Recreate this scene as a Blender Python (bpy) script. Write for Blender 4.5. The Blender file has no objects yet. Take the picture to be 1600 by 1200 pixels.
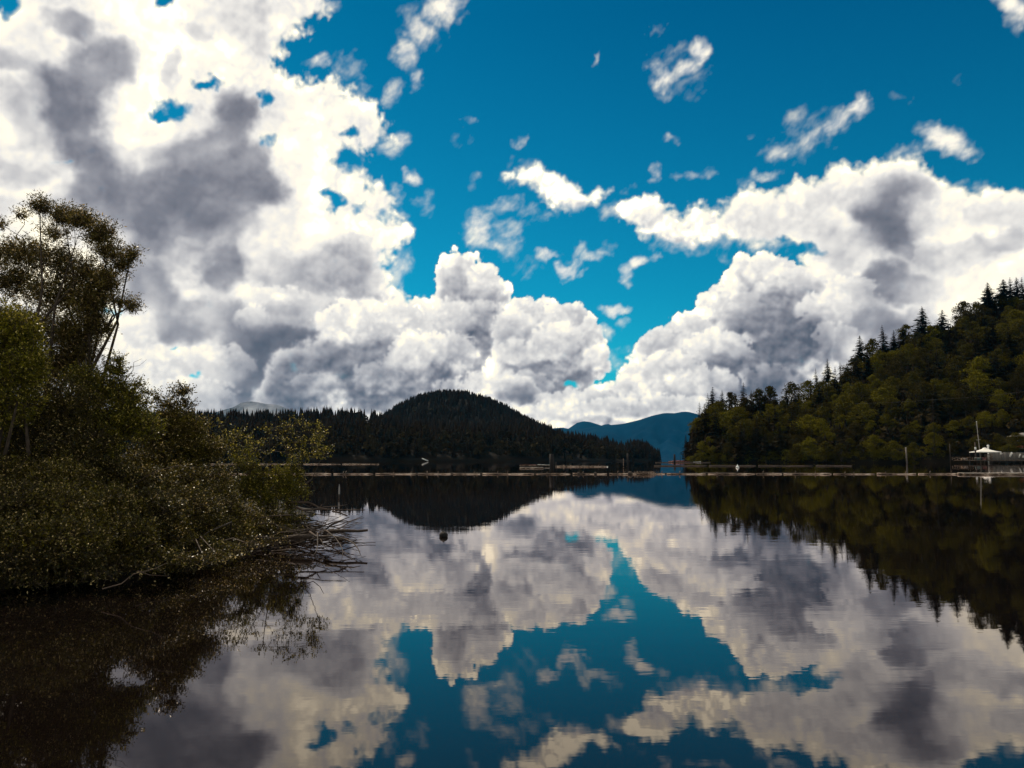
import bpy, math, random
import numpy as np
from mathutils import Vector

R = math.radians
C = bpy.context.scene.collection
scene = bpy.context.scene

# ---------------------------------------------------------------- camera
CAM_H = 1.7
FOC = 1256.0                      # focal length in photo pixels (photo 1600 x 1200)
PITCH = R(5.39)
cam_d = bpy.data.cameras.new('camera')
cam = bpy.data.objects.new('camera', cam_d)
C.objects.link(cam)
cam.location = (0, 0, CAM_H)
cam.rotation_euler = (R(90) + PITCH, 0, 0)
cam_d.sensor_width = 36.0
cam_d.lens = 36.0 * FOC / 1600.0
cam_d.clip_start = 0.05
cam_d.clip_end = 60000
scene.camera = cam


def pdir(px, py):
    """world direction seen at a photo pixel"""
    x = (px - 800.0) / FOC
    y = -(py - 600.0) / FOC
    d = np.array([x, math.cos(PITCH) - y * math.sin(PITCH), math.sin(PITCH) + y * math.cos(PITCH)])
    return d / np.linalg.norm(d)


def pae(px, py):
    d = pdir(px, py)
    return math.degrees(math.atan2(d[0], d[1])), math.degrees(math.asin(d[2]))


def at(px, py, dist):
    """world point at horizontal depth Y = dist on the ray through a photo pixel"""
    d = pdir(px, py)
    return Vector((d[0] / d[1] * dist, dist, CAM_H + d[2] / d[1] * dist))


def xat(px, dist):
    return (px - 800.0) / FOC * dist * 0.9956


# ---------------------------------------------------------------- colour management
scene.render.engine = 'CYCLES'
scene.view_settings.view_transform = 'Standard'
scene.view_settings.look = 'None'
scene.view_settings.exposure = 0.0
scene.view_settings.gamma = 1.0
scene.view_settings.use_curve_mapping = False
scene.cycles.max_bounces = 6
scene.cycles.diffuse_bounces = 2
scene.cycles.glossy_bounces = 3
scene.cycles.transparent_max_bounces = 8
scene.cycles.transmission_bounces = 2
scene.cycles.volume_bounces = 0
scene.cycles.sample_clamp_indirect = 4.0

SUN_AZ, SUN_EL = -38.0, 50.0      # degrees, azimuth from the view axis (left is negative)

# ---------------------------------------------------------------- sky
world = bpy.data.worlds.new('World')
scene.world = world
world.use_nodes = True
nt = world.node_tree
nt.nodes.clear()


# ---------------------------------------------------------------- cloud field (pure numpy, turned into a mesh below)
def _perm(seed):
    g = np.random.RandomState(seed)
    p = g.permutation(256)
    a = g.rand(256) * 2 * math.pi
    return np.concatenate([p, p, p]), np.cos(a).astype(np.float32), np.sin(a).astype(np.float32)


def perlin(x, y, seed):
    p, gx, gy = _perm(seed)
    xi = np.floor(x).astype(np.int32)
    yi = np.floor(y).astype(np.int32)
    xf = (x - xi).astype(np.float32)
    yf = (y - yi).astype(np.float32)
    u = xf * xf * xf * (xf * (xf * 6 - 15) + 10)
    v = yf * yf * yf * (yf * (yf * 6 - 15) + 10)
    xi &= 255
    yi &= 255
    a0, a1 = p[xi], p[(xi + 1) & 255]

    def g(h, dx, dy):
        return gx[h] * dx + gy[h] * dy
    n00 = g(p[(a0 + yi) & 511], xf, yf)
    n10 = g(p[(a1 + yi) & 511], xf - 1, yf)
    n01 = g(p[(a0 + ((yi + 1) & 255)) & 511], xf, yf - 1)
    n11 = g(p[(a1 + ((yi + 1) & 255)) & 511], xf - 1, yf - 1)
    a = n00 + u * (n10 - n00)
    b = n01 + u * (n11 - n01)
    return (a + v * (b - a)) * 1.5


def fbm(x, y, size, seed, octs=5, gain=0.5, billow=False):
    """noise with features of about `size` units; returns roughly -1..1 (billow: 0..1)"""
    s, amp, tot = np.zeros_like(x), 1.0, 0.0
    f = 1.0 / size
    for o in range(octs):
        n = perlin(x * f + 17.3 * o + seed * 3.1, y * f - 9.7 * o + seed * 1.7, seed * 31 + o)
        s += amp * (np.abs(n) * 1.6 if billow else n)
        tot += amp
        amp *= gain
        f *= 2.07
    return s / tot * (1.0 if billow else 1.5)


def sstep(a, b, x):
    t = np.clip((x - a) / (b - a), 0, 1)
    return t * t * (3 - 2 * t)


def poly_sd(X, Y, pts):
    """signed distance to a closed polygon, positive inside"""
    d2 = np.full(X.shape, 1e9, np.float32)
    ins = np.zeros(X.shape, bool)
    n = len(pts)
    for i in range(n):
        x0, y0 = pts[i]
        x1, y1 = pts[(i + 1) % n]
        ex, ey = x1 - x0, y1 - y0
        wx, wy = X - x0, Y - y0
        t = np.clip((wx * ex + wy * ey) / (ex * ex + ey * ey + 1e-9), 0, 1)
        np.minimum(d2, (wx - ex * t) ** 2 + (wy - ey * t) ** 2, out=d2)
        if y0 != y1:
            c = ((Y >= min(y0, y1)) & (Y < max(y0, y1)))
            ins ^= c & (X < x0 + (Y - y0) / (y1 - y0) * ex)
    d = np.sqrt(d2)
    return np.where(ins, d, -d)


def blobs(X, Y, items, grow=1.0, soft=False):
    out = np.zeros_like(X)
    for x, y, rx, ry, rot, k in items:
        c, s = math.cos(R(rot)), math.sin(R(rot))
        dx, dy = X - x, Y - y
        a = (dx * c - dy * s) / (rx * grow)
        b = (dx * s + dy * c) / (ry * grow)
        g = np.clip(1 - (a * a + b * b), 0, 1)
        if soft:
            g = g * g * (3 - 2 * g) * min(k, 1) * .92
            out += g * (1 - out)
        else:
            np.maximum(out, g * k, out=out)
    return out


LAYERS = [
    # name, outline, edge roughness, edge softness, own brightness offset, seed
    ('far_bank', [(-400, 470), (0, 480), (200, 500), (420, 520), (600, 560), (700, 575), (830, 590), (925, 597), (955, 606), (985, 594), (1030, 580), (1120, 560),
                  (1250, 560), (1400, 560), (2000, 540), (2000, 900), (-400, 900)], 15, 5, .0, 3),
    ('left_sheet', [(-700, -300), (470, -300), (500, -60), (505, 0), (512, 20), (475, 42), (447, 70), (436, 100), (478, 122), (522, 128), (560, 146), (578, 160), (600, 188),
                    (604, 214), (575, 230), (566, 262), (580, 290), (608, 318), (618, 340), (632, 362), (624, 392), (596, 412),
                    (608, 428), (628, 450), (640, 490), (660, 560), (640, 700), (-700, 700)], 22, 7, .0, 7),
    ('low_right', [(960, 585), (985, 556), (1000, 540), (1020, 520), (1050, 500), (1080, 492), (1130, 470), (1400, 460), (1700, 470), (1700, 720), (1000, 720)], 13, 3.0, .02, 11),
    ('right_sheet', [(1122, 332), (1140, 306), (1180, 296), (1222, 296), (1236, 276), (1282, 276), (1320, 258), (1360, 255), (1400, 246), (1436, 238), (1448, 262),
                     (1480, 282), (1520, 296), (1600, 298), (1760, 280), (2300, 240), (2300, 720), (1300, 640), (1262, 440), (1246, 392), (1222, 372), (1190, 384), (1160, 380), (1130, 372)], 12, 5, -.03, 13),
    ('right_tail', [(958, 330), (985, 320), (1010, 312), (1035, 324), (1055, 338), (1085, 320), (1112, 316), (1125, 330), (1140, 345), (1150, 372), (1120, 378),
                    (1085, 386), (1060, 384), (1030, 382), (1000, 368), (975, 348)], 10, 5, .1, 17),
    ('right_tower', [(1000, 560), (1004, 528), (1022, 514), (1040, 500), (1056, 490), (1080, 486), (1086, 466), (1098, 452), (1112, 436), (1128, 430), (1140, 410), (1160, 394),
                     (1180, 398), (1204, 389), (1226, 396), (1246, 410), (1266, 418), (1284, 440), (1302, 460), (1310, 520), (1300, 640), (1000, 640)], 11, 2.6, .0, 19),
    ('centre_tower', [(560, 640), (590, 520), (612, 470), (640, 466), (672, 462), (684, 446), (690, 420), (700, 400), (716, 392), (738, 404), (758, 410), (776, 414), (780, 432),
                      (794, 442), (790, 458), (800, 520), (820, 640)], 10, 2.6, .02, 23),
    ('centre_right', [(740, 640), (770, 520), (784, 480), (800, 462), (822, 458), (840, 466), (870, 464), (880, 474), (906, 472), (914, 490), (930, 498), (944, 510), (944, 530),
                      (956, 548), (950, 575), (925, 600), (880, 625), (820, 660)], 10, 2.6, .05, 29),
    ('centre_front', [(380, 640), (440, 545), (500, 520), (560, 480), (600, 470), (640, 472), (690, 462), (725, 464), (740, 490), (735, 520), (755, 560), (740, 600), (760, 660), (380, 660)], 13, 5, .06, 31),
    ('low_puffs', [(700, 690), (745, 600), (790, 585), (830, 590), (860, 620), (900, 618), (960, 622), (1000, 600), (1030, 588), (1060, 590), (1090, 600), (1130, 600), (1160, 640), (1150, 720), (700, 720)], 11, 4, .05, 37),
    ('small_cloud', [(784, 266), (800, 268), (815, 262), (830, 252), (842, 262), (866, 268), (895, 282), (925, 292), (962, 294), (960, 304), (930, 316), (895, 322), (868, 326), (845, 312), (815, 288), (792, 276)], 7, 6, .15, 41),
]
HOLES = [
    (268, 166, 40, 20, 0, .78), (245, 176, 30, 10, 0, .7), (285, 160, 16, 16, 0, .7), (328, 131, 34, 10, 0, .78), (5, 5, 26, 26, 0, 1), (418, 155, 14, 20, 0, .8), (258, 0, 24, 12, 0, .9),
    (512, 306, 32, 13, -12, .66), (530, 318, 14, 10, 0, .6), (545, 252, 24, 24, 30, .75), (172, 484, 24, 8, 0, .62), (550, 210, 14, 12, 0, .8), (425, 222, 20, 14, 0, .6), (100, 253, 20, 6, 0, .5),
    (305, 586, 10, 4, 0, .62), (268, 545, 9, 4, 0, .6), (590, 340, 14, 14, 0, .5), (560, 320, 16, 10, 0, .5), (890, 600, 13, 7, 0, .75), (1252, 384, 36, 12, -12, .8), (1230, 372, 20, 10, 0, .7),
    (1262, 570, 12, 12, 0, .3), (640, 470, 4, 4, 0, .1),
]
WISPS = [
    (700, 8, 34, 30, 20, 1.1), (680, 20, 24, 24, 20, .9), (655, 45, 24, 30, 30, .9), (637, 85, 18, 34, 10, .9), (652, 128, 12, 20, -10, .8), (612, 145, 18, 24, -30, .7), (665, 30, 50, 40, 30, .55),
    (570, 130, 14, 14, 0, .6), (545, 108, 34, 26, 0, .55), (495, 98, 24, 12, 20, .9), (508, 12, 24, 14, 0, .8), (560, 160, 24, 26, 0, .5),
    (1092, 78, 16, 28, -25, 1.1), (1072, 108, 22, 18, 40, 1.0), (1040, 128, 28, 22, 20, 1.0), (1030, 105, 16, 20, 0, .7), (1028, 45, 18, 9, 30, .45), (1040, 152, 14, 7, 0, .5), (1060, 110, 52, 50, 30, .45),
    (1337, 166, 26, 18, 35, 1.05), (1305, 192, 34, 18, 38, .9), (1268, 212, 34, 16, 25, .8), (1218, 234, 36, 12, 15, .75), (1240, 190, 18, 30, 0, .55), (1270, 205, 90, 36, 30, .45),
    (1475, 215, 40, 26, -10, 1.15), (1500, 235, 30, 14, -10, .9), (1450, 205, 24, 16, 0, .7), (1415, 240, 34, 14, 25, .75), (1580, 8, 54, 18, -25, 1.1), (1415, 155, 26, 8, 5, .3), (1504, 123, 7, 14, -10, .35), (1600, 30, 40, 20, 0, .9),
    (825, 262, 34, 14, -20, .6), (985, 300, 12, 10, 0, .4), (640, 280, 14, 16, 0, 1.0), (662, 318, 20, 26, 0, .5), (745, 285, 10, 20, 0, .35), (730, 185, 14, 9, -40, .45),
    (725, 215, 20, 14, 0, .3), (806, 222, 18, 5, 40, .5), (785, 318, 26, 16, 20, .7), (752, 362, 22, 36, -25, .95), (765, 385, 26, 12, -10, .8), (790, 372, 34, 30, 30, .7), (812, 365, 10, 24, 0, .6),
    (822, 325, 20, 14, 0, .6), (845, 340, 34, 8, 25, .4), (860, 401, 22, 9, 5, 1.0), (893, 421, 20, 15, 10, 1.15), (925, 402, 28, 9, 25, .75), (905, 395, 16, 10, 30, .6),
    (950, 382, 22, 8, 35, .5), (988, 410, 20, 12, 25, 1.15), (972, 426, 12, 16, 10, .9), (1018, 402, 9, 9, 0, .7), (1025, 275, 10, 18, 15, .8), (1018, 290, 9, 9, 0, .6),
    (1085, 272, 32, 9, 5, .65), (1047, 215, 22, 8, 0, .6), (1135, 405, 18, 8, -20, .6), (962, 485, 26, 10, 10, 1.1), (978, 505, 10, 9, 0, .6), (948, 522, 18, 12, 0, .8), (975, 545, 22, 12, 0, .4),
    (1195, 275, 34, 10, 10, .7), (1160, 290, 16, 14, 0, .6), (1525, 288, 30, 12, 0, .55), (934, 95, 5, 14, -30, .6), (622, 418, 22, 28, 0, .8), (640, 400, 14, 12, 0, .4),
    (828, 420, 34, 20, 0, .35), (1180, 208, 12, 5, 0, .3), (1105, 372, 70, 22, -5, .7), (1060, 385, 50, 14, -5, .6), (622, 215, 22, 14, 20, .9), (600, 230, 26, 20, 20, .7), (965, 335, 26, 16, 0, .8),
    (1130, 350, 26, 30, 0, .8), (1200, 380, 50, 16, 0, .6), (960, 560, 20, 24, 20, .5), (618, 350, 22, 20, 0, .7), (612, 310, 16, 20, 0, .7), (820, 280, 50, 20, -20, .4),
]
GREY = [
    (112, 35, 45, 26, -25, .62), (165, 100, 52, 44, -20, .85), (100, 150, 50, 52, -20, 1.0), (130, 195, 52, 66, -20, 1.05), (165, 260, 56, 66, 0, 1.0),
    (230, 310, 116, 52, 0, 1.05), (340, 300, 94, 54, 0, 1.15), (320, 240, 90, 44, 0, .7), (385, 275, 46, 52, 0, 1.0), (362, 178, 50, 44, -20, .9), (306, 48, 34, 26, -25, .45), (272, 110, 16, 24, 0, .4),
    (25, 92, 70, 24, -5, .45), (60, 200, 60, 50, 0, .40), (30, 262, 60, 24, 0, .5), (60, 310, 100, 24, 0, .3), (300, 365, 116, 40, 0, .75), (345, 425, 46, 40, 0, .85), (240, 410, 60, 50, 0, .55),
    (235, 455, 60, 40, 0, .7), (420, 415, 70, 34, 0, .5), (520, 400, 70, 44, 20, .55), (560, 450, 40, 50, 0, .55), (300, 500, 90, 40, 0, .65), (250, 525, 50, 30, 0, .6), (390, 520, 60, 40, -20, .8),
    (470, 480, 60, 26, 0, .5), (450, 555, 114, 42, 0, 1.1), (520, 560, 94, 47, -10, .9), (580, 575, 70, 50, 0, .8), (440, 610, 70, 40, 0, .95), (380, 595, 50, 24, 0, .6), (600, 625, 70, 24, 0, .75), (470, 620, 40, 40, 0, .8),
    (650, 590, 60, 40, 0, .65), (700, 570, 44, 40, 0, .85), (715, 440, 26, 36, 0, .62), (745, 465, 40, 50, 15, .9), (750, 515, 46, 40, 0, .9), (800, 545, 50, 28, 0, .6), (835, 500, 26, 22, 0, .5), (880, 530, 50, 34, 0, .75), (900, 500, 26, 20, 0, .5),
    (845, 578, 84, 22, 0, 1.2), (820, 612, 44, 20, 0, 1.05), (880, 615, 60, 22, 0, .5), (960, 625, 60, 20, 0, .5), (1000, 630, 60, 16, 0, .6), (930, 660, 40, 10, 0, .5),
    (1215, 500, 94, 64, 0, .85), (1250, 530, 84, 54, 0, 1.05), (1190, 450, 64, 48, 20, .6), (1150, 540, 50, 50, 0, .8), (1040, 525, 42, 32, 0, .8), (1130, 590, 60, 30, 0, .7), (1080, 560, 50, 20, 0, .4),
    (1200, 600, 74, 34, 0, 1.0), (1080, 605, 60, 16, 0, .5), (1395, 320, 62, 52, 15, 1.05), (1370, 345, 46, 44, 0, .75), (1300, 385, 60, 26, 0, .35), (1420, 380, 60, 26, 0, .6), (1400, 445, 64, 28, 0, .95), (1450, 450, 60, 28, 0, .85),
    (1340, 500, 60, 30, 0, .55), (1400, 520, 50, 34, 0, .6), (1500, 400, 90, 24, 0, .4), (1570, 385, 60, 18, 0, .5), (1560, 330, 60, 20, 0, .25), (1230, 350, 100, 26, 0, .25), (1580, 25, 44, 26, 0, .4),
]


HEADS = [
    (1000, 600, 60, 24, .8), (1100, 600, 60, 26, .8), (900, 625, 60, 20, .8), (820, 600, 50, 22, .6), (715, 425, 30, 34, .7), (760, 440, 28, 36, .8), (745, 500, 36, 30, .5), (690, 500, 50, 36, .9), (620, 500, 56, 42, .9), (556, 505, 60, 40, .9),
    (830, 478, 36, 26, .95), (885, 492, 36, 28, .95), (925, 520, 26, 28, .95), (800, 510, 34, 30, .8), (868, 535, 44, 30, .8), (810, 555, 40, 24, .6), (935, 560, 26, 22, .8), (700, 545, 44, 30, .8), (640, 560, 36, 40, .6), (590, 590, 40, 26, .4),
    (1170, 425, 36, 34, .85), (1215, 420, 44, 34, .8), (1255, 440, 40, 34, .6), (1115, 465, 32, 30, .9), (1150, 480, 44, 34, .5), (1075, 510, 40, 26, .95), (1030, 535, 36, 26, .9), (1125, 545, 54, 32, .85), (1050, 575, 50, 26, .9), (1000, 580, 30, 22, .8),
    (1290, 490, 46, 36, .8), (1330, 455, 44, 28, .7), (1310, 530, 40, 26, .5), (1200, 590, 50, 20, .4), (760, 600, 44, 22, .7), (960, 640, 70, 18, .8), (1040, 635, 70, 20, .8), (850, 650, 70, 18, .8), (720, 610, 40, 20, .5),
    (330, 570, 70, 30, .6), (240, 575, 60, 34, .7), (430, 470, 60, 26, .7), (490, 600, 40, 18, .4), (395, 500, 30, 24, .6), (200, 530, 40, 34, .6), (300, 610, 70, 20, .6), (1150, 340, 40, 36, .6), (1235, 320, 50, 34, .6), (1310, 300, 60, 36, .6),
    (1400, 280, 50, 30, .5), (1085, 345, 36, 26, .7), (1020, 340, 40, 22, .7), (1500, 330, 50, 30, .4), (1560, 340, 60, 34, .4), (1480, 400, 60, 34, .4), (530, 200, 50, 50, .5), (560, 330, 50, 40, .5), (500, 150, 40, 30, .4),
]
WHITE = [
    (560, 492, 70, 34, 10, 1), (430, 452, 50, 16, 0, .8), (190, 525, 44, 34, 0, .9), (395, 490, 26, 20, 0, .7), (660, 505, 60, 44, 0, .9), (690, 545, 30, 20, 0, .7), (640, 545, 30, 40, 20, .8),
    (730, 480, 16, 20, 0, .4), (810, 480, 46, 18, 0, .8), (870, 515, 34, 22, 0, .7), (800, 555, 34, 12, 0, .7), (860, 550, 30, 10, 0, .6), (1100, 530, 46, 26, 0, 1), (1060, 560, 50, 16, 0, .6),
    (1140, 545, 30, 16, 0, .5), (1290, 480, 44, 30, 0, .8), (1320, 440, 40, 22, 0, .7), (1510, 455, 100, 50, 0, .9), (1290, 300, 90, 30, 0, .9), (205, 200, 40, 60, 0, .8), (230, 190, 50, 40, 0, .8),
    (1180, 415, 40, 16, 0, .8), (1130, 455, 26, 20, 40, .9), (1070, 500, 30, 14, 0, .8), (320, 380, 30, 10, 0, .3), (300, 455, 24, 14, 0, .5), (230, 565, 60, 30, 0, .8), (310, 590, 60, 20, 0, .7),
    (60, 150, 26, 30, 0, .5), (40, 240, 50, 14, 0, .6), (510, 470, 60, 20, 0, .8), (300, 190, 40, 20, 0, .6), (1450, 340, 30, 40, 0, .5), (1210, 430, 30, 20, 0, .5), (590, 600, 20, 16, 0, .6),
    (690, 505, 36, 30, 0, .6), (500, 600, 24, 16, 0, .4), (920, 545, 30, 16, 0, .5), (400, 400, 26, 40, 0, .6), (480, 350, 60, 50, 0, .9),
]


def cloud_field(A, E):
    """A, E: azimuth and elevation grids in degrees. returns cover, lit (0 dark .. 1 brightest), cool"""
    a, e = np.radians(A), np.radians(E)
    dx, dy, dz = np.sin(a) * np.cos(e), np.cos(a) * np.cos(e), np.sin(e)
    cp, sp = math.cos(PITCH), math.sin(PITCH)
    w = np.maximum(dy * cp + dz * sp, 0.05)
    X = (800 + FOC * dx / w).astype(np.float32)
    Y = (600 - FOC * (-dy * sp + dz * cp) / w).astype(np.float32)
    aA, aE = (A * 22 + 800).astype(np.float32), (600 - E * 22).astype(np.float32)   # smooth all-sky noise plane
    # far clouds near the horizon have finer features
    outside = np.maximum(sstep(37, 50, np.abs(A)), sstep(33, 44, E))
    wx1 = fbm(aA, aE, 110, 51, 6, .5)
    wy1 = fbm(aA, aE, 110, 52, 6, .5)
    wx2 = fbm(aA, aE, 24, 53, 4, .55)
    wy2 = fbm(aA, aE, 24, 54, 4, .55)
    hz = sstep(60, 330, 720 - Y)                         # 0 low on the horizon, 1 high
    Xw = X + wx1 * (5 + 9 * hz) + wx2 * (3 + 3 * hz)
    Yw = Y + wy1 * (4 + 8 * hz) + wy2 * (3 + 3 * hz)
    gx, gy = fbm(aA, aE, 60, 57, 6, .55), fbm(aA, aE, 60, 58, 6, .55)
    grey = blobs(X + wx1 * 26 + gx * 26, Y + wy1 * 20 + gy * 22, GREY, 1.26, True)
    white = blobs(X + wx1 * 20 + gx * 18, Y + wy1 * 16 + gy * 16, WHITE, 1.35, True)
    grey = grey * (1 - white)
    hol = blobs(Xw + wx2 * 4, Yw + wy2 * 4, HOLES, 1.15)
    cover = np.zeros_like(X)
    lit = np.full_like(X, .9)
    step_x = float(np.abs(A[0, 1] - A[0, 0]))
    sh = max(1, int(round(0.35 / step_x)))               # shadow march step in cells
    for name, poly, rough, soft, off, seed in LAYERS:
        d = poly_sd(Xw, Yw, poly)
        bil = fbm(aA, aE, 46, seed, 5, .55, True)        # round puffs
        fin = fbm(aA, aE, 15, seed + 1, 4, .55, True)
        F = d + (bil - .38) * rough * 1.5 + (fin - .38) * rough * .55
        H = np.sqrt(np.clip(F, 0, 90) / 90) * 1.25 + (bil - .38) * .55 + (fin - .38) * .16
        H *= sstep(-2, 14, F)
        # light comes from high on the left, partly from behind: thickness along that way dims
        tau, hv = np.zeros_like(H), np.zeros_like(H)
        for i in range(1, 8):
            oy, ox = int(round(i * sh * .8)), int(round(i * sh * .55))
            Hs = np.roll(np.roll(H, -oy, 0), ox, 1)      # rows grow upwards
            tau += np.maximum(Hs - H - 0.03 * i, 0) * (1.0 - i / 9.0)
            hv += Hs
        relief = (H - np.roll(np.roll(H, -sh, 0), sh // 2 + 1, 1)) * 1.0
        relief2 = (H - np.roll(np.roll(H, -(sh // 2 + 1), 0), 1, 1)) * 1.0
        rim = np.exp(-np.clip(F, 0, None) / 13.0)
        sheet = name in ('left_sheet', 'right_sheet')
        k = .28 if sheet else .9                        # sheets are smooth, towers knobbly
        k = k * (1 - .3 * grey)
        mid = fbm(aA + wx1 * 22, aE + wy1 * 16, 80 if not sheet else 130, seed + 8, 4, .48)
        med = fbm(aA + wx1 * 16 + wx2 * 3, aE + wy1 * 12 + wy2 * 3, 38, seed + 9, 3, .45)
        L = (0.865 + off - 0.62 * grey * (1 - .6 * rim) - (1 - np.exp(-tau * .9)) * .34 * k
             + (np.tanh(relief * 2.0) * .20 + np.tanh(relief2 * 3) * .08) * k + rim * .14
             + (bil - .38) * .14 * k + mid * (.26 - .08 * grey) * (1 - rim) + med * (.08 if sheet else .13) * (1 - rim) - .13 * (1 - rim) * (1 - hz) - .03)
        A_ = sstep(-soft * .4, soft, F)
        if name in ('left_sheet', 'right_sheet', 'small_cloud', 'right_tail', 'centre_front'):
            tw = fbm(aA, aE, 30, seed + 5, 6, .62)
            A_ = sstep(-.25, .75, F / (soft * 3.2) + tw * .55)
        lit = lit * (1 - A_) + L * A_
        cover = cover + (1 - cover) * A_
    # single cumulus heads piled in front of one another, lit from the upper left
    b1 = fbm(aA + wx2 * 2, aE + wy2 * 2, 30, 81, 5, .56, True)
    b2 = fbm(aA, aE, 11, 82, 3, .55, True)
    for hx, hy, rx, ry, k in HEADS:
        lx, ly = (X + wx1 * 7 + wx2 * 4 - hx) / rx, (Y + wy1 * 6 + wy2 * 4 - hy) / ry
        r2 = lx * lx + ly * ly
        Fh = (1 - r2) * .5 + (b1 - .36) * .95 + (b2 - .38) * .3
        ah = sstep(0, .10, Fh) * sstep(1.0, -.1, ly + (b1 - .4) * .8) * sstep(1.5, .9, r2)
        up = np.clip(-lx * .4 - ly * .85, -1.2, 1.2)
        Lh = .655 + .20 * up + (b1 - .36) * .42 + (b2 - .38) * .12 + np.exp(-np.clip(Fh, 0, 9) * 7) * .16 * (up > -.6)
        Lh = Lh - .14 * grey
        ah = ah * k * (cover > .5)
        lit = lit * (1 - ah) + Lh * ah
    q = lit.copy()                                       # take the finest grain off the shading
    q[1:-1, 1:-1] = (lit[1:-1, 1:-1] * 2 + lit[:-2, 1:-1] + lit[2:, 1:-1] + lit[1:-1, :-2] + lit[1:-1, 2:]) / 6
    lit = q
    # openings and torn edges
    tn = fbm(aA, aE, 30, 61, 7, .62)
    hcut = sstep(.15, .80, hol * 1.15 + tn * .34 + wx2 * .1)
    cover *= 1 - hcut
    lit = lit + .2 * hol * (1 - hcut)
    wb = blobs(Xw + wx2 * 3, Yw + wy2 * 3, WISPS, 1.3)
    su, sv = (aA * .8 - aE * .6 + wx1 * 12) * .55, aA * .6 + aE * .8 + wy1 * 12
    wn = fbm(su, sv, 17, 63, 6, .64)
    aw = sstep(.15, 1.35, wb * 1.05 + wn * .55) * sstep(.02, .3, wb) * np.clip(.22 + wb * .72, 0, 1)
    lit = (lit * cover + (.80 + wn * .12) * aw * (1 - cover)) / np.maximum(cover + aw * (1 - cover), 1e-4)
    cover = cover + aw * (1 - cover)
    q = cover.copy()
    q[1:-1, 1:-1] = (cover[1:-1, 1:-1] * 3 + cover[:-2, 1:-1] + cover[2:, 1:-1] + cover[1:-1, :-2] + cover[1:-1, 2:]) / 7
    cover = q
    # the rest of the sky, outside the frame
    on = fbm(aA, aE, 420, 71, 7, .52)
    ob = fbm(aA, aE, 90, 72, 5, .55, True)
    Fo = on * 1.0 + (ob - .35) * .35 + .03
    co = sstep(0.0, .12, Fo)
    lo = .97 - sstep(.1, .55, Fo) * .5 + (ob - .38) * .4
    cover = cover * (1 - outside) + co * outside
    lit = lit * (1 - outside) + lo * outside
    # clear sky round the sun
    sep = np.degrees(np.arccos(np.clip(dx * sun_vec[0] + dy * sun_vec[1] + dz * sun_vec[2], -1, 1)))
    cover *= sstep(4, 9, sep)
    return cover.astype(np.float32), np.clip(lit, 0, 1.3).astype(np.float32)


sun_vec = (math.sin(R(SUN_AZ)) * math.cos(R(SUN_EL)), math.cos(R(SUN_AZ)) * math.cos(R(SUN_EL)), math.sin(R(SUN_EL)))
# brightness of cloud by `lit`: thin and sunlit white, thick grey-violet
CLOUD_STOPS = [(0.0, (.10, .115, .155)), (0.22, (.215, .22, .26)), (0.40, (.37, .37, .405)), (0.58, (.61, .60, .605)), (0.76, (.90, .87, .82)), (0.90, (1.22, 1.12, .89)), (1.0, (1.75, 1.58, 1.18))]
# ---------------------------------------------------------------- world: clear sky
world = bpy.data.worlds.new('World')
scene.world = world
world.use_nodes = True
wt = world.node_tree
wt.nodes.clear()
SKY_STRENGTH = 0.10
sky = wt.nodes.new('ShaderNodeTexSky')
sky.sky_type = 'NISHITA'
sky.sun_disc = False
sky.sun_elevation = R(SUN_EL)
sky.sun_rotation = R(SUN_AZ)
sky.altitude = 50
sky.air_density = 1.0
sky.dust_density = 0.6
sky.ozone_density = 3.0
tint = wt.nodes.new('ShaderNodeMix')
tint.data_type = 'RGBA'
tint.blend_type = 'MULTIPLY'
tint.inputs[0].default_value = 1.0
tint.inputs[7].default_value = (0.003, 0.44, 0.66, 1)      # the photograph's deep teal rendering of blue
wt.links.new(sky.outputs[0], tint.inputs[6])
tc = wt.nodes.new('ShaderNodeTexCoord')
sx = wt.nodes.new('ShaderNodeSeparateXYZ')
wt.links.new(tc.outputs['Generated'], sx.inputs[0])
gr = wt.nodes.new('ShaderNodeValToRGB')                     # paler towards the horizon all round
gr.color_ramp.elements[0].position = 0.0
gr.color_ramp.elements[0].color = (0.05, 0.88, 0.93, 1)
ge = gr.color_ramp.elements.new(0.2)
ge.color = (0.018, 0.64, 0.73, 1)
gr.color_ramp.elements[2].position = 0.50
gr.color_ramp.elements[2].color = (0.002, 0.40, 0.54, 1)
wt.links.new(sx.outputs[2], gr.inputs[0])
wt.links.new(gr.outputs[0], tint.inputs[7])
bg = wt.nodes.new('ShaderNodeBackground')
bg.inputs['Strength'].default_value = SKY_STRENGTH
wt.links.new(tint.outputs[2], bg.inputs['Color'])
wo = wt.nodes.new('ShaderNodeOutputWorld')
wt.links.new(bg.outputs[0], wo.inputs[0])

# ---------------------------------------------------------------- sun
sun_d = bpy.data.lights.new('sun', 'SUN')
sun_d.energy = 3.5
sun_d.angle = R(0.53)
sun_d.color = (1.0, 0.86, 0.66)
sun = bpy.data.objects.new('sun', sun_d)
C.objects.link(sun)
sun.rotation_euler = Vector(sun_vec).to_track_quat('Z', 'Y').to_euler()

# ---------------------------------------------------------------- helpers
CAT = {}


def tag(o, label=None, cat=None, group=None, kind=None):
    if label:
        o['label'] = label
    if cat:
        o['category'] = cat
    if group:
        o['group'] = group
    if kind:
        o['kind'] = kind
    return o


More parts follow.
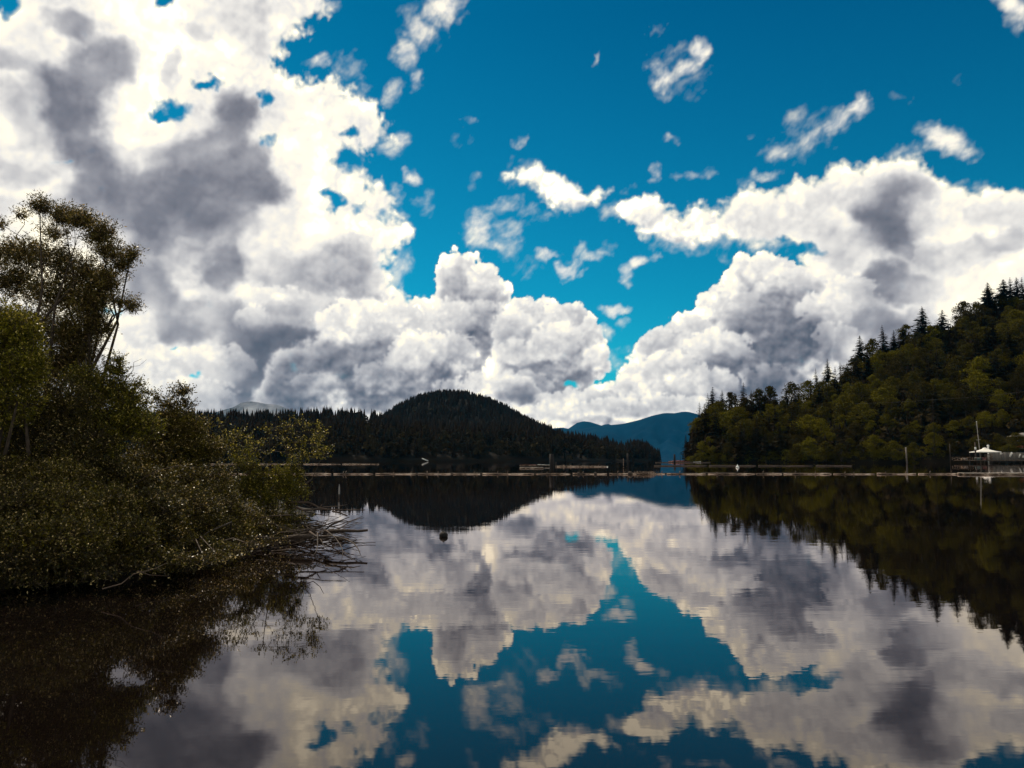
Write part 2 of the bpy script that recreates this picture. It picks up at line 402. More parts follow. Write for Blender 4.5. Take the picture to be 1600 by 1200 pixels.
def mesh_np(name, V, F, mat=None, smooth=False, attrs=None):
    """V (n,3) array, F (m,k) int array of equal-sided faces or a list of such arrays"""
    me = bpy.data.meshes.new(name)
    Fs = [f for f in (F if isinstance(F, list) else [F]) if len(f)]
    V = np.asarray(V, np.float32)
    me.vertices.add(len(V))
    me.vertices.foreach_set('co', V.ravel())
    tot = sum(f.size for f in Fs)
    me.loops.add(tot)
    me.loops.foreach_set('vertex_index', np.concatenate([f.ravel() for f in Fs]).astype(np.int32))
    n = sum(len(f) for f in Fs)
    me.polygons.add(n)
    cnt = np.concatenate([np.full(len(f), f.shape[1]) for f in Fs])
    st = np.concatenate([[0], np.cumsum(cnt)[:-1]]).astype(np.int32)
    me.polygons.foreach_set('loop_start', st)
    if smooth:
        me.polygons.foreach_set('use_smooth', np.ones(n, bool))
    if attrs:
        for k, a in attrs.items():
            at_ = me.attributes.new(k, 'FLOAT', 'POINT')
            at_.data.foreach_set('value', np.asarray(a, np.float32))
    me.update(calc_edges=True)
    if mat:
        me.materials.append(mat)
    return me


def link(name, data, parent=None, loc=None):
    o = bpy.data.objects.new(name, data)
    C.objects.link(o)
    if parent is not None:
        o.parent = parent
    if loc is not None:
        o.location = loc
    return o


class MB:
    """collects shapes into one mesh"""
    def __init__(self):
        self.v, self.q, self.t, self.n = [], [], [], 0

    def add(self, V, Q=None, T=None):
        V = np.asarray(V, np.float32).reshape(-1, 3)
        if Q is not None and len(Q):
            self.q.append(np.asarray(Q, np.int64) + self.n)
        if T is not None and len(T):
            self.t.append(np.asarray(T, np.int64) + self.n)
        self.v.append(V)
        self.n += len(V)

    def box(self, x0, x1, y0, y1, z0, z1, rz=0.0, c=(0, 0, 0), tilt=0.0):
        V = np.array([(x, y, z) for z in (z0, z1) for y in (y0, y1) for x in (x0, x1)], float)
        if tilt:
            ct, s_ = math.cos(tilt), math.sin(tilt)
            V = np.stack([V[:, 0] * ct + V[:, 2] * s_, V[:, 1], -V[:, 0] * s_ + V[:, 2] * ct], 1)
        ca, sa = math.cos(rz), math.sin(rz)
        V = np.stack([V[:, 0] * ca - V[:, 1] * sa + c[0], V[:, 0] * sa + V[:, 1] * ca + c[1], V[:, 2] + c[2]], 1)
        self.add(V, [(0, 2, 3, 1), (4, 5, 7, 6), (0, 1, 5, 4), (2, 6, 7, 3), (0, 4, 6, 2), (1, 3, 7, 5)])

    def tube(self, P, rad, n=6, caps=True, wob=0.0, rs=None):
        P = [np.asarray(p, float) for p in P]
        k = len(P)
        if np.isscalar(rad):
            rad = [rad] * k
        rings = []
        up = np.array([0.13, 0.21, 0.97])
        for i in range(k):
            d = P[min(i + 1, k - 1)] - P[max(i - 1, 0)]
            d = d / (np.linalg.norm(d) + 1e-9)
            a = np.cross(d, up)
            if np.linalg.norm(a) < 0.2:
                a = np.cross(d, (1, 0, 0))
            a /= np.linalg.norm(a)
            b = np.cross(d, a)
            th = np.arange(n) * 2 * math.pi / n
            r = rad[i] * (1 + (wob * (rs.rand(n) - .5) if wob else 0))
            rings.append(P[i] + (np.cos(th) * r)[:, None] * a + (np.sin(th) * r)[:, None] * b)
        V = np.concatenate(rings)
        Q = [(i * n + j, i * n + (j + 1) % n, (i + 1) * n + (j + 1) % n, (i + 1) * n + j) for i in range(k - 1) for j in range(n)]
        T = []
        if caps:
            V = np.concatenate([V, [P[0]], [P[-1]]])
            T = [(k * n, (j + 1) % n, j) for j in range(n)] + [(k * n + 1, (k - 1) * n + j, (k - 1) * n + (j + 1) % n) for j in range(n)]
        self.add(V, Q, T)

    def lathe(self, prof, c=(0, 0, 0), n=16):
        """prof: [(r, z)] bottom to top"""
        th = np.arange(n) * 2 * math.pi / n
        V = np.concatenate([np.stack([c[0] + np.cos(th) * r, c[1] + np.sin(th) * r, np.full(n, c[2] + z)], 1) for r, z in prof])
        k = len(prof)
        Q = [(i * n + j, i * n + (j + 1) % n, (i + 1) * n + (j + 1) % n, (i + 1) * n + j) for i in range(k - 1) for j in range(n)]
        self.add(V, Q)

    def mesh(self, name, mat, smooth=False, attrs=None):
        F = []
        if self.q:
            F.append(np.concatenate(self.q))
        if self.t:
            F.append(np.concatenate(self.t))
        return mesh_np(name, np.concatenate(self.v), F, mat, smooth, attrs)

    def build(self, name, mat, parent=None, loc=None, smooth=False):
        return link(name, self.mesh(name, mat, smooth), parent, loc)


def empty(name, loc=(0, 0, 0), rz=0.0):
    o = bpy.data.objects.new(name, None)
    C.objects.link(o)
    o.location = loc
    o.rotation_euler = (0, 0, rz)
    o.empty_display_size = 0.2
    return o


# ---------------------------------------------------------------- clouds: a dome of cloud cover far above and beyond everything
def make_clouds():
    m = bpy.data.materials.new('cloud')
    m.use_nodes = True
    t = m.node_tree
    t.nodes.clear()
    ac = t.nodes.new('ShaderNodeAttribute')
    ac.attribute_name = 'cover'
    al = t.nodes.new('ShaderNodeAttribute')
    al.attribute_name = 'lit'
    cr = t.nodes.new('ShaderNodeValToRGB')
    while len(cr.color_ramp.elements) < len(CLOUD_STOPS):
        cr.color_ramp.elements.new(0.5)
    for e, (p, c) in zip(cr.color_ramp.elements, CLOUD_STOPS):
        e.position = p
        e.color = (*c, 1)
    t.links.new(al.outputs['Fac'], cr.inputs[0])
    em = t.nodes.new('ShaderNodeEmission')
    t.links.new(cr.outputs[0], em.inputs[0])
    tr = t.nodes.new('ShaderNodeBsdfTransparent')
    mx = t.nodes.new('ShaderNodeMixShader')
    t.links.new(ac.outputs['Fac'], mx.inputs[0])
    t.links.new(tr.outputs[0], mx.inputs[1])
    t.links.new(em.outputs[0], mx.inputs[2])
    o = t.nodes.new('ShaderNodeOutputMaterial')
    t.links.new(mx.outputs[0], o.inputs[0])
    m.cycles.emission_sampling = 'NONE'
    RAD = 30000.0

    def patch(a0, a1, e0, e1, step):
        na, ne = int(round((a1 - a0) / step)) + 1, int(round((e1 - e0) / step)) + 1
        A, E = np.meshgrid(np.linspace(a0, a1, na), np.linspace(e0, e1, ne))
        cover, lit = cloud_field(A, E)
        a, e = np.radians(A), np.radians(E)
        V = np.stack([np.sin(a) * np.cos(e), np.cos(a) * np.cos(e), np.sin(e)], -1).reshape(-1, 3) * RAD
        i = np.arange(na * ne).reshape(ne, na)
        Q = np.stack([i[:-1, :-1], i[:-1, 1:], i[1:, 1:], i[1:, :-1]], -1).reshape(-1, 4)
        c = cover.ravel()
        Q = Q[c[Q].max(1) > 0.012]                        # nothing is built where the sky is clear
        used = np.unique(Q)
        rem = np.zeros(na * ne, np.int64)
        rem[used] = np.arange(len(used))
        return V[used], rem[Q], c[used], lit.ravel()[used]
    parts = [patch(-37, 37, -0.6, 33, 0.072), patch(-37, 37, 33, 89, 0.7), patch(37, 180, -0.6, 89, 0.8), patch(-180, -37, -0.6, 89, 0.8)]
    n, VV, QQ, cc, ll = 0, [], [], [], []
    for V, Q, c, l in parts:
        VV.append(V)
        QQ.append(Q + n)
        cc.append(c)
        ll.append(l)
        n += len(V)
    me = mesh_np('clouds', np.concatenate(VV), np.concatenate(QQ), m, True, {'cover': np.concatenate(cc), 'lit': np.concatenate(ll)})
    o = link('clouds', me)
    tag(o, 'white and grey cumulus clouds across the deep blue sky', kind='structure')
    print('cloud verts', n, 'faces', len(me.polygons))


make_clouds()
# ---------------------------------------------------------------- materials
class NT:
    def __init__(self, name):
        self.m = bpy.data.materials.new(name)
        self.m.use_nodes = True
        self.t = self.m.node_tree
        self.t.nodes.clear()
        self.out = self.t.nodes.new('ShaderNodeOutputMaterial')

    def n(self, kind, **kw):
        x = self.t.nodes.new(kind)
        for k, v in kw.items():
            setattr(x, k, v)
        return x

    def put(self, s, v):
        if isinstance(v, bpy.types.NodeSocket):
            self.t.links.new(v, s)
        elif isinstance(v, tuple) and len(v) == 3 and s.type == 'RGBA':
            s.default_value = (*v, 1)
        else:
            s.default_value = v

    def noise(self, scale, detail=4, rough=.5, vec=None, coord='Object', stretch=None):
        x = self.n('ShaderNodeTexNoise')
        if vec is None:
            vec = self.n('ShaderNodeTexCoord').outputs[coord]
        if stretch:
            mp = self.n('ShaderNodeMapping')
            self.put(mp.inputs['Vector'], vec)
            mp.inputs['Scale'].default_value = stretch
            vec = mp.outputs[0]
        self.put(x.inputs['Vector'], vec)
        x.inputs['Scale'].default_value = scale
        x.inputs['Detail'].default_value = detail
        x.inputs['Roughness'].default_value = rough
        return x.outputs['Fac']

    def ramp(self, f, stops):
        x = self.n('ShaderNodeValToRGB')
        cr = x.color_ramp
        while len(cr.elements) < len(stops):
            cr.elements.new(.5)
        for e, (p, c) in zip(cr.elements, stops):
            e.position = p
            e.color = (*c, 1)
        self.put(x.inputs[0], f)
        return x.outputs[0]

    def bsdf(self, col, rough=.6, spec=.5, metal=0.0, bump=None, bstr=.3, bdist=.02):
        p = self.n('ShaderNodeBsdfPrincipled')
        self.put(p.inputs['Base Color'], col)
        self.put(p.inputs['Roughness'], rough)
        p.inputs['Specular IOR Level'].default_value = spec
        p.inputs['Metallic'].default_value = metal
        if bump is not None:
            b = self.n('ShaderNodeBump')
            b.inputs['Strength'].default_value = bstr
            b.inputs['Distance'].default_value = bdist
            self.put(b.inputs['Height'], bump)
            self.put(p.inputs['Normal'], b.outputs[0])
        return p.outputs[0]

    def done(self, s):
        self.put(self.out.inputs[0], s)
        return self.m


def leaf_mat(name, stops, rough=.38, spec=.5, transl=.25, per_object=False):
    k = NT(name)
    if per_object:
        oi = k.n('ShaderNodeObjectInfo').outputs['Random']
        nz = k.noise(.9, 3, .6)
        ad = k.n('ShaderNodeMath', operation='MULTIPLY_ADD')
        k.put(ad.inputs[0], nz)
        ad.inputs[1].default_value = .5
        isl = k.n('ShaderNodeNewGeometry').outputs['Random Per Island']
        a2 = k.n('ShaderNodeMath', operation='MULTIPLY_ADD')
        k.put(a2.inputs[0], isl)
        a2.inputs[1].default_value = .45
        a3 = k.n('ShaderNodeMath', operation='MULTIPLY_ADD')
        k.put(a3.inputs[0], oi)
        a3.inputs[1].default_value = .85
        a3.inputs[2].default_value = -.10
        k.put(a2.inputs[2], a3.outputs[0])
        k.put(ad.inputs[2], a2.outputs[0])
        mm = k.n('ShaderNodeMath', operation='MULTIPLY')
        k.put(mm.inputs[0], ad.outputs[0])
        mm.inputs[1].default_value = .68
        fac = mm.outputs[0]
    else:
        fac = k.n('ShaderNodeAttribute', attribute_name='hue').outputs['Fac']
    col = k.ramp(fac, stops)
    b = k.bsdf(col, rough, spec)
    tr = k.n('ShaderNodeBsdfTranslucent')
    k.put(tr.inputs[0], col)
    mx = k.n('ShaderNodeMixShader')
    mx.inputs[0].default_value = transl
    k.put(mx.inputs[1], b)
    k.put(mx.inputs[2], tr.outputs[0])
    return k.done(mx.outputs[0])


M = {}
M['leaf_willow'] = leaf_mat('willow_leaf', [(0, (.020, .013, .004)), (.5, (.090, .068, .014)), (.93, (.27, .20, .04)), (1, (.55, .38, .18))], .36, .22, .34)
M['leaf_green'] = leaf_mat('green_leaf', [(0, (.014, .010, .0015)), (.5, (.085, .076, .004)), (.93, (.27, .235, .012)), (1, (.55, .42, .10))], .36, .22, .36)
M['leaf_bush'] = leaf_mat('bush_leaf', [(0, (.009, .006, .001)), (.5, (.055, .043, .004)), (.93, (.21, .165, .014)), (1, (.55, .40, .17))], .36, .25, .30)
M['conifer'] = leaf_mat('conifer_needles', [(0, (.012, .007, .002)), (.5, (.018, .012, .003)), (1, (.032, .022, .004))], .8, .04, .05, True)
BL = [(0, (.016, .009, .0015)), (.38, (.034, .025, .002)), (.66, (.078, .064, .002)), (1, (.17, .145, .004))]
M['broadleaf'] = leaf_mat('broadleaf_foliage', BL, .75, .06, .2, True)
M['farbroad'] = leaf_mat('far_broadleaf_foliage', [(0, (.010, .006, .002)), (.5, (.020, .014, .005)), (1, (.05, .038, .012))], .8, .05, .1, True)
M['shorebush'] = leaf_mat('shore_bush_foliage', [(0, (.05, .038, .004)), (.5, (.09, .076, .005)), (1, (.15, .13, .007))], .7, .08, .2, True)
M['farwood'] = leaf_mat('far_wood_foliage', [(0, (.009, .005, .003)), (.5, (.014, .009, .004)), (.8, (.028, .019, .008)), (1, (.045, .032, .012))], .85, .03, .05)
k = NT('bark')
nz = k.noise(14, 5, .6)
M['bark'] = k.done(k.bsdf(k.ramp(nz, [(.3, (.028, .018, .012)), (.7, (.085, .060, .042))]), .8, .3, bump=nz, bstr=.5))
k = NT('dead_wood')
nz = k.noise(9, 5, .6)
M['dead'] = k.done(k.bsdf(k.ramp(nz, [(.3, (.035, .020, .014)), (.7, (.11, .07, .05))]), .7, .3, bump=nz, bstr=.4))
k = NT('weathered_log')
nz = k.noise(1.6, 6, .65, stretch=(.6, 3, 3))
M['log'] = k.done(k.bsdf(k.ramp(nz, [(.40, (.03, .018, .012)), (.52, (.20, .13, .09)), (.66, (.62, .48, .38))]), .75, .3, bump=nz, bstr=.5, bdist=.05))
k = NT('dark_log')
nz = k.noise(1.2, 5, .6, stretch=(.6, 3, 3))
M['darklog'] = k.done(k.bsdf(k.ramp(nz, [(.35, (.02, .014, .010)), (.7, (.09, .06, .045))]), .8, .3, bump=nz))
k = NT('red_brown_log')
nz = k.noise(.8, 5, .6)
M['redlog'] = k.done(k.bsdf(k.ramp(nz, [(.35, (.10, .035, .03)), (.6, (.30, .12, .10)), (.75, (.5, .36, .3))]), .8, .3, bump=nz))
k = NT('pale_planks')
nz = k.noise(2.0, 5, .6, stretch=(1, 1, 1))
M['plank'] = k.done(k.bsdf(k.ramp(nz, [(.3, (.26, .21, .17)), (.7, (.58, .50, .43))]), .7, .3, bump=nz))
for nm, c, r in (('white_paint', (.78, .76, .72), .45), ('grey_paint', (.22, .20, .19), .6), ('dark_paint', (.010, .006, .006), .8), ('roof_grey', (.20, .18, .17), .7), ('orange', (.55, .13, .03), .6), ('grey_wall', (.16, .14, .12), .8),
                 ('canvas', (.82, .79, .74), .8), ('galvanised', (.30, .27, .25), .45), ('wire', (.14, .11, .09), .5), ('teal_cloth', (.10, .16, .15), .7)):
    k = NT(nm)
    nz = k.noise(5, 4, .6)
    M[nm] = k.done(k.bsdf(k.ramp(nz, [(.3, tuple(x * .8 for x in c)), (.7, c)]), r, .4, bump=nz, bstr=.1))
k = NT('forest_soil')
nz = k.noise(.05, 6, .6)
M['soil'] = k.done(k.bsdf(k.ramp(nz, [(.3, (.006, .004, .002)), (.7, (.014, .009, .004))]), .95, .1))
k = NT('mud_bank')
nz = k.noise(3, 6, .6)
M['mud'] = k.done(k.bsdf(k.ramp(nz, [(.3, (.010, .006, .003)), (.7, (.028, .018, .010))]), .8, .3, bump=nz, bstr=.6))
k = NT('haze_blue_mountain')
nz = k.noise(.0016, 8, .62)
M['mountain'] = k.done(k.bsdf(k.ramp(nz, [(.35, (.002, .055, .12)), (.55, (.003, .068, .145)), (.72, (.015, .09, .155))]), .95, .1))  # blue of the distant haze is painted into the base colour
k = NT('snowy_mountain')
nz = k.noise(.0014, 8, .65)
M['snowmt'] = k.done(k.bsdf(k.ramp(nz, [(.42, (.05, .06, .08)), (.56, (.30, .30, .34)), (.7, (.5, .5, .52))]), .9, .1))

# water: smooth lake, almost a mirror, brown and deep
k = NT('lake_water')
geo = k.n('ShaderNodeNewGeometry').outputs['Position']
r1 = k.noise(1.0, 4, .55, vec=geo, stretch=(.55, 1.5, 1))
r2 = k.noise(1.0, 3, .5, vec=geo, stretch=(3.0, 7.0, 1))
r3 = k.noise(1.0, 2, .5, vec=geo, stretch=(.03, .09, 1))
ad = k.n('ShaderNodeMath', operation='MULTIPLY_ADD')
k.put(ad.inputs[0], r2)
ad.inputs[1].default_value = .16
k.put(ad.inputs[2], r1)
# calm and slightly ruffled patches
mr = k.n('ShaderNodeMapRange')
k.put(mr.inputs['Value'], r3)
mr.inputs['From Min'].default_value = .42
mr.inputs['From Max'].default_value = .62
mr.inputs['To Min'].default_value = .55
mr.inputs['To Max'].default_value = 1.3
mu = k.n('ShaderNodeMath', operation='MULTIPLY')
k.put(mu.inputs[0], ad.outputs[0])
k.put(mu.inputs[1], mr.outputs[0])
bp = k.n('ShaderNodeBump')
bp.inputs['Strength'].default_value = 1.0
bp.inputs['Distance'].default_value = WATER_BUMP = 0.0013
k.put(bp.inputs['Height'], mu.outputs[0])
gl = k.n('ShaderNodeBsdfGlossy')
gl.inputs['Roughness'].default_value = .012
gl.inputs['Color'].default_value = (1.0, .925, .915, 1)
k.put(gl.inputs['Normal'], bp.outputs[0])
df = k.n('ShaderNodeBsdfDiffuse')
df.inputs['Color'].default_value = (.0042, .0028, .0023, 1)
fr = k.n('ShaderNodeFresnel')
fr.inputs['IOR'].default_value = 1.40
k.put(fr.inputs['Normal'], bp.outputs[0])
mx = k.n('ShaderNodeMixShader')
k.put(mx.inputs[0], fr.outputs[0])
k.put(mx.inputs[1], df.outputs[0])
k.put(mx.inputs[2], gl.outputs[0])
M['water'] = k.done(mx.outputs[0])
# ---------------------------------------------------------------- lake
wm = MB()
wm.add([(-14000, -600, 0), (14000, -600, 0), (14000, 26000, 0), (-14000, 26000, 0)], [(0, 1, 2, 3)])
o = wm.build('lake_water', M['water'])
tag(o, 'still dark lake reflecting the clouds and the wooded hills', kind='structure')


def interp(pts, x):
    xs, ys = zip(*pts)
    return np.interp(x, xs, ys)


def px_point(px, d, z):
    return np.stack([(px - 800) / FOC * d * .9956, d, z], -1)


class Ridge:
    """a hill given by its skyline, its shore distance and its ridge distance; heights leave room for the trees on it"""
    def __init__(self, sil, shore, ridge, tree_h, power=.8, seed=1, foot=0.0):
        self.sil, self.shore, self.ridge, self.tree_h, self.power, self.seed, self.foot = sil, shore, ridge, tree_h, power, seed, foot

    def ground(self, px, t):
        """world points at bearing px, t = 0 shore .. 1 ridge, beyond 1 the back slope"""
        px, t = np.asarray(px, float), np.asarray(t, float)
        ds, dr = interp(self.shore, px), interp(self.ridge, px)
        d = ds + t * (dr - ds)
        zr = np.maximum((718.5 - interp(self.sil, px)) / FOC * dr + CAM_H - self.tree_h, 1.0)
        tt = np.clip(t, 0, 1)
        z = zr * (tt ** self.power)
        z = z * np.where(t > 1, np.clip(1 - (t - 1) ** 1.4 * .9, -.2, 1), 1)
        n = fbm((px * 1.0).astype(np.float32), (t * 160).astype(np.float32), 60, self.seed, 4)
        z = z + n * .06 * zr * np.sin(np.clip(t, 0, 1) * math.pi) + np.where(t < .02, -1.5, 0)
        return px_point(px, d, z)

    def mesh(self, name, label, mat, px0, px1, nx=120, nt_=26, back=2.2):
        P, T = np.meshgrid(np.linspace(px0, px1, nx), np.concatenate([[0, .02], np.linspace(.04, 1, nt_), np.linspace(1.1, back, 10)]))
        V = self.ground(P, T)
        ny = P.shape[0]
        i = np.arange(nx * ny).reshape(ny, nx)
        Q = np.stack([i[:-1, :-1], i[:-1, 1:], i[1:, 1:], i[1:, :-1]], -1).reshape(-1, 4)
        o = link(name, mesh_np(name, V.reshape(-1, 3), Q, mat, True))
        tag(o, label, kind='structure')
        return o


right = Ridge([(1040, 715), (1060, 700), (1076, 676), (1084, 636), (1110, 612), (1160, 612), (1220, 607), (1258, 606), (1290, 586), (1330, 560), (1350, 540), (1385, 528), (1440, 500), (1480, 496),
               (1510, 478), (1545, 458), (1600, 446), (1700, 420), (2000, 400), (3000, 420)],
              [(1040, 560), (1075, 520), (1150, 500), (1300, 460), (1480, 440), (1600, 425), (1800, 380), (3000, 300)],
              [(1040, 600), (1075, 560), (1150, 575), (1300, 590), (1450, 600), (1600, 600), (1800, 560), (3000, 460)], 20, .85, 5)
right.mesh('right_hillside', 'steep wooded hillside on the right shore', M['soil'], 1046, 2900, 150)

belt = Ridge([(-3000, 650), (0, 652), (300, 655), (480, 660), (560, 652), (640, 658), (720, 662), (800, 664), (850, 668), (900, 676), (960, 692), (985, 700)],
             [(-3000, 620), (0, 640), (300, 700), (600, 790), (850, 900), (985, 1100)], [(-3000, 700), (0, 740), (300, 800), (600, 900), (850, 1020), (985, 1220)], 17, .7, 8)
belt.mesh('far_left_shore', 'low wooded shore across the lake on the left', M['soil'], -2900, 984, 140)
ridge_l = Ridge([(-3000, 630), (0, 640), (200, 641), (300, 641), (400, 641), (470, 640), (500, 637), (540, 637), (580, 641), (600, 648), (640, 655), (760, 658), (820, 655), (850, 661), (880, 672), (920, 678), (950, 683), (972, 691), (985, 700)],
                [(-3000, 760), (0, 790), (300, 850), (600, 950), (850, 1070), (985, 1240)], [(-3000, 1000), (0, 1050), (300, 1150), (600, 1250), (850, 1350), (985, 1400)], 20, .9, 9)
ridge_l.mesh('far_left_ridge', 'level ridge covered in conifers behind the far shore', M['soil'], -2900, 984, 140)
dome = Ridge([(540, 712), (575, 660), (592, 648), (606, 639), (625, 627), (650, 615), (680, 609), (700, 607.5), (730, 609), (760, 618), (790, 630), (815, 645), (850, 662), (900, 690), (930, 712)],
             [(540, 1350), (930, 1450)], [(540, 1750), (930, 1800)], 15, .9, 10)
dome.mesh('round_hill', 'round dark wooded hill rising behind the far shore', M['soil'], 542, 928, 90)
point = Ridge([(974, 716), (978, 690), (984, 686), (1008, 687), (1020, 697), (1028, 706), (1033, 716)], [(974, 1250), (1033, 1300)], [(974, 1330), (1033, 1350)], 19, .8, 11)
point.mesh('far_point', 'low wooded point at the end of the left shore', M['soil'], 974, 1033, 26, 12)


def mountain(name, label, sil, d, depth, mat, seed, px0, px1, nx=170, rough=.05):
    """far mountain: ridge line at distance d with spurs running down towards the lake"""
    nt_ = 46
    P, T = np.meshgrid(np.linspace(px0, px1, nx), np.linspace(0, 1.6, nt_))
    dd = d - depth + depth * T
    zr = (718.5 - interp(sil, P)) / FOC * d + CAM_H
    sh = np.where(T <= 1, np.clip(T, 0, 1) ** 1.15, 1 - (T - 1) ** 1.2 * 1.2)
    spur = fbm((P * 1.0 + T * 30).astype(np.float32), (T * 60).astype(np.float32), 26, seed, 6, .55, True)
    spur2 = fbm((P * 1.0).astype(np.float32), (T * 60).astype(np.float32), 8, seed + 1, 4, .55)
    z = zr * sh + (spur * -1.3 + spur2 * .25) * zr * .20 * np.sin(np.clip(T, 0, 1) * math.pi)
    z[0, :] = -5
    V = px_point(P, dd, z)
    i = np.arange(nx * nt_).reshape(nt_, nx)
    Q = np.stack([i[:-1, :-1], i[:-1, 1:], i[1:, 1:], i[1:, :-1]], -1).reshape(-1, 4)
    o = link(name, mesh_np(name, V.reshape(-1, 3), Q, mat, True))
    tag(o, label, kind='structure')


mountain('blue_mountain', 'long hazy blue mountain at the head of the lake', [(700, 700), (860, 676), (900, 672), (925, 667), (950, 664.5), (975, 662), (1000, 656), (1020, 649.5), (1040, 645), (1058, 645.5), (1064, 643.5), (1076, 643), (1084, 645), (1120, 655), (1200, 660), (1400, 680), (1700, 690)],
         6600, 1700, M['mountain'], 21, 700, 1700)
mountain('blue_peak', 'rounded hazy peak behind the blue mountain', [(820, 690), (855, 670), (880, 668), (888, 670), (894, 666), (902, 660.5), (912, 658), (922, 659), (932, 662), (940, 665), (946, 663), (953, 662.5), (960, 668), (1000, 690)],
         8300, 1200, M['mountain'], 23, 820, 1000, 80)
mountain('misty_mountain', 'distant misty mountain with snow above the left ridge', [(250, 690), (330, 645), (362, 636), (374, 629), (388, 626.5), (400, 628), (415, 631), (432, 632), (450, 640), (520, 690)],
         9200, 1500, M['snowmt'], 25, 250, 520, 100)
# ---------------------------------------------------------------- trees: a few crowns of each kind, shared by the individuals
def conifer_meshes(seed, H=26.0, wide=.17, levels=34, gap=.12):
    rs = np.random.RandomState(seed)
    tr = MB()
    lean = rs.randn(2) * .3
    tr.tube([(0, 0, -2), (0, 0, H * .35), (lean[0] * .5, lean[1] * .5, H * .7), (lean[0], lean[1], H * .985)], [.36, .28, .15, .03], 6)
    V, Q = [], []
    n = 0
    for i in range(levels):
        f = i / (levels - 1.0)
        z = H * (gap + (1 - gap) * f ** .93) + rs.randn() * .12
        prof = (1 - f) ** .8 * (0.55 + .45 * min(1, f * 6)) * (1 - .12 * f)
        nb_ = int(6 + 4 * (1 - f))
        a0 = rs.rand() * 6.28
        for j in range(nb_):
            if rs.rand() < .12:
                continue
            a = a0 + j * 6.283 / nb_ + rs.randn() * .2
            L_ = H * wide * prof * (.55 + .75 * rs.rand()) + .22
            dx, dy = math.cos(a), math.sin(a)
            px_, py_ = -dy, dx
            droop = L_ * (.18 + .3 * rs.rand()) * (1 - f * .9)
            w = (.16 + L_ * .16)
            ox, oy = lean[0] * f, lean[1] * f
            segs = 3
            for s in range(segs):
                t0, t1 = s / segs, (s + 1.0) / segs
                w0, w1 = w * (1 - .2 * s) * (.7 + .6 * rs.rand()), w * (.35 if s == segs - 1 else .8) * (.7 + .5 * rs.rand())
                z0, z1 = z - droop * t0 ** 1.3, z - droop * t1 ** 1.3 + rs.randn() * .08
                j0 = rs.randn() * .12
                tilt = rs.randn() * .35
                V += [(ox + dx * L_ * t0 - px_ * w0, oy + dy * L_ * t0 - py_ * w0, z0 - w0 * (.5 + tilt)), (ox + dx * L_ * t0 + px_ * w0, oy + dy * L_ * t0 + py_ * w0, z0 - w0 * (.5 - tilt)),
                      (ox + dx * L_ * t1 + px_ * (w1 + j0), oy + dy * L_ * t1 + py_ * (w1 + j0), z1 - w1 * .6), (ox + dx * L_ * t1 - px_ * w1, oy + dy * L_ * t1 - py_ * w1, z1 - w1 * .6)]
                Q.append((n, n + 1, n + 2, n + 3))
                n += 4
    return tr.mesh('trunk', M['bark'], True), mesh_np('crown', np.array(V), np.array(Q), M['conifer'])


def leaf_quads(P, Dn, L_, W_, rs):
    """diamond leaves: centres P, direction Dn, length and width arrays"""
    n = len(P)
    r = rs.randn(n, 3)
    S = np.cross(Dn, r)
    S /= np.linalg.norm(S, axis=1)[:, None] + 1e-9
    L2, W2 = (L_ * .5)[:, None], (W_ * .5)[:, None]
    V = np.stack([P - Dn * L2, P + S * W2 - Dn * L2 * .1, P + Dn * L2, P - S * W2 - Dn * L2 * .1], 1).reshape(-1, 3)
    Q = np.arange(n * 4).reshape(n, 4)
    return V, Q


def unit(a):
    return a / (np.linalg.norm(a, axis=1)[:, None] + 1e-9)


def broadleaf_meshes(seed, H=20.0, W=7.5, lobes=18, n=2300, leaf=.62, mat='broadleaf', base=.08):
    rs = np.random.RandomState(seed)
    tr = MB()
    tr.tube([(0, 0, -2), (.1, 0, H * .25), (.2, .1, H * .5), (.1, .2, H * .8)], [.38, .30, .2, .06], 6)
    P, D = [], []
    per = n // lobes
    for i in range(lobes):
        f = (i + .5) / lobes
        z = H * (base + (1 - base) * f * .9)
        prof = math.sin(min(1, (f * .86 + .17)) * math.pi) ** .6
        a = rs.rand() * 6.283
        r = W * .5 * prof * (.30 + .75 * rs.rand())
        c = np.array([math.cos(a) * r, math.sin(a) * r, z])
        R_ = W * (.11 + .17 * rs.rand() ** 1.5) * (.75 + .45 * prof)
        tr.tube([(.15, .1, max(z - H * .22, H * .18)), tuple(c * (.6, .6, 1) - np.array((0, 0, R_ * .5))), tuple(c)], [.14, .08, .03], 4, False)
        u = unit(rs.randn(per, 3))
        u[:, 2] = np.where(u[:, 2] < -.35, -u[:, 2], u[:, 2])
        rr = R_ * (.55 + .55 * rs.rand(per) ** .5)
        bump_ = 1 + .25 * np.sin(u[:, 0] * 7 + i) * np.sin(u[:, 2] * 6 + i * 2)
        P.append(c + u * (rr * bump_)[:, None] * (1, 1, .8))
        D.append(u)
    P, D = np.concatenate(P), np.concatenate(D)
    Dn = unit(np.cross(D, rs.randn(len(P), 3)) + D * .25)
    V, Q = leaf_quads(P, Dn, leaf * (.7 + .8 * rs.rand(len(P))), leaf * (.55 + .5 * rs.rand(len(P))), rs)
    return tr.mesh('trunk', M['bark'], True), mesh_np('crown', V, Q, M[mat])


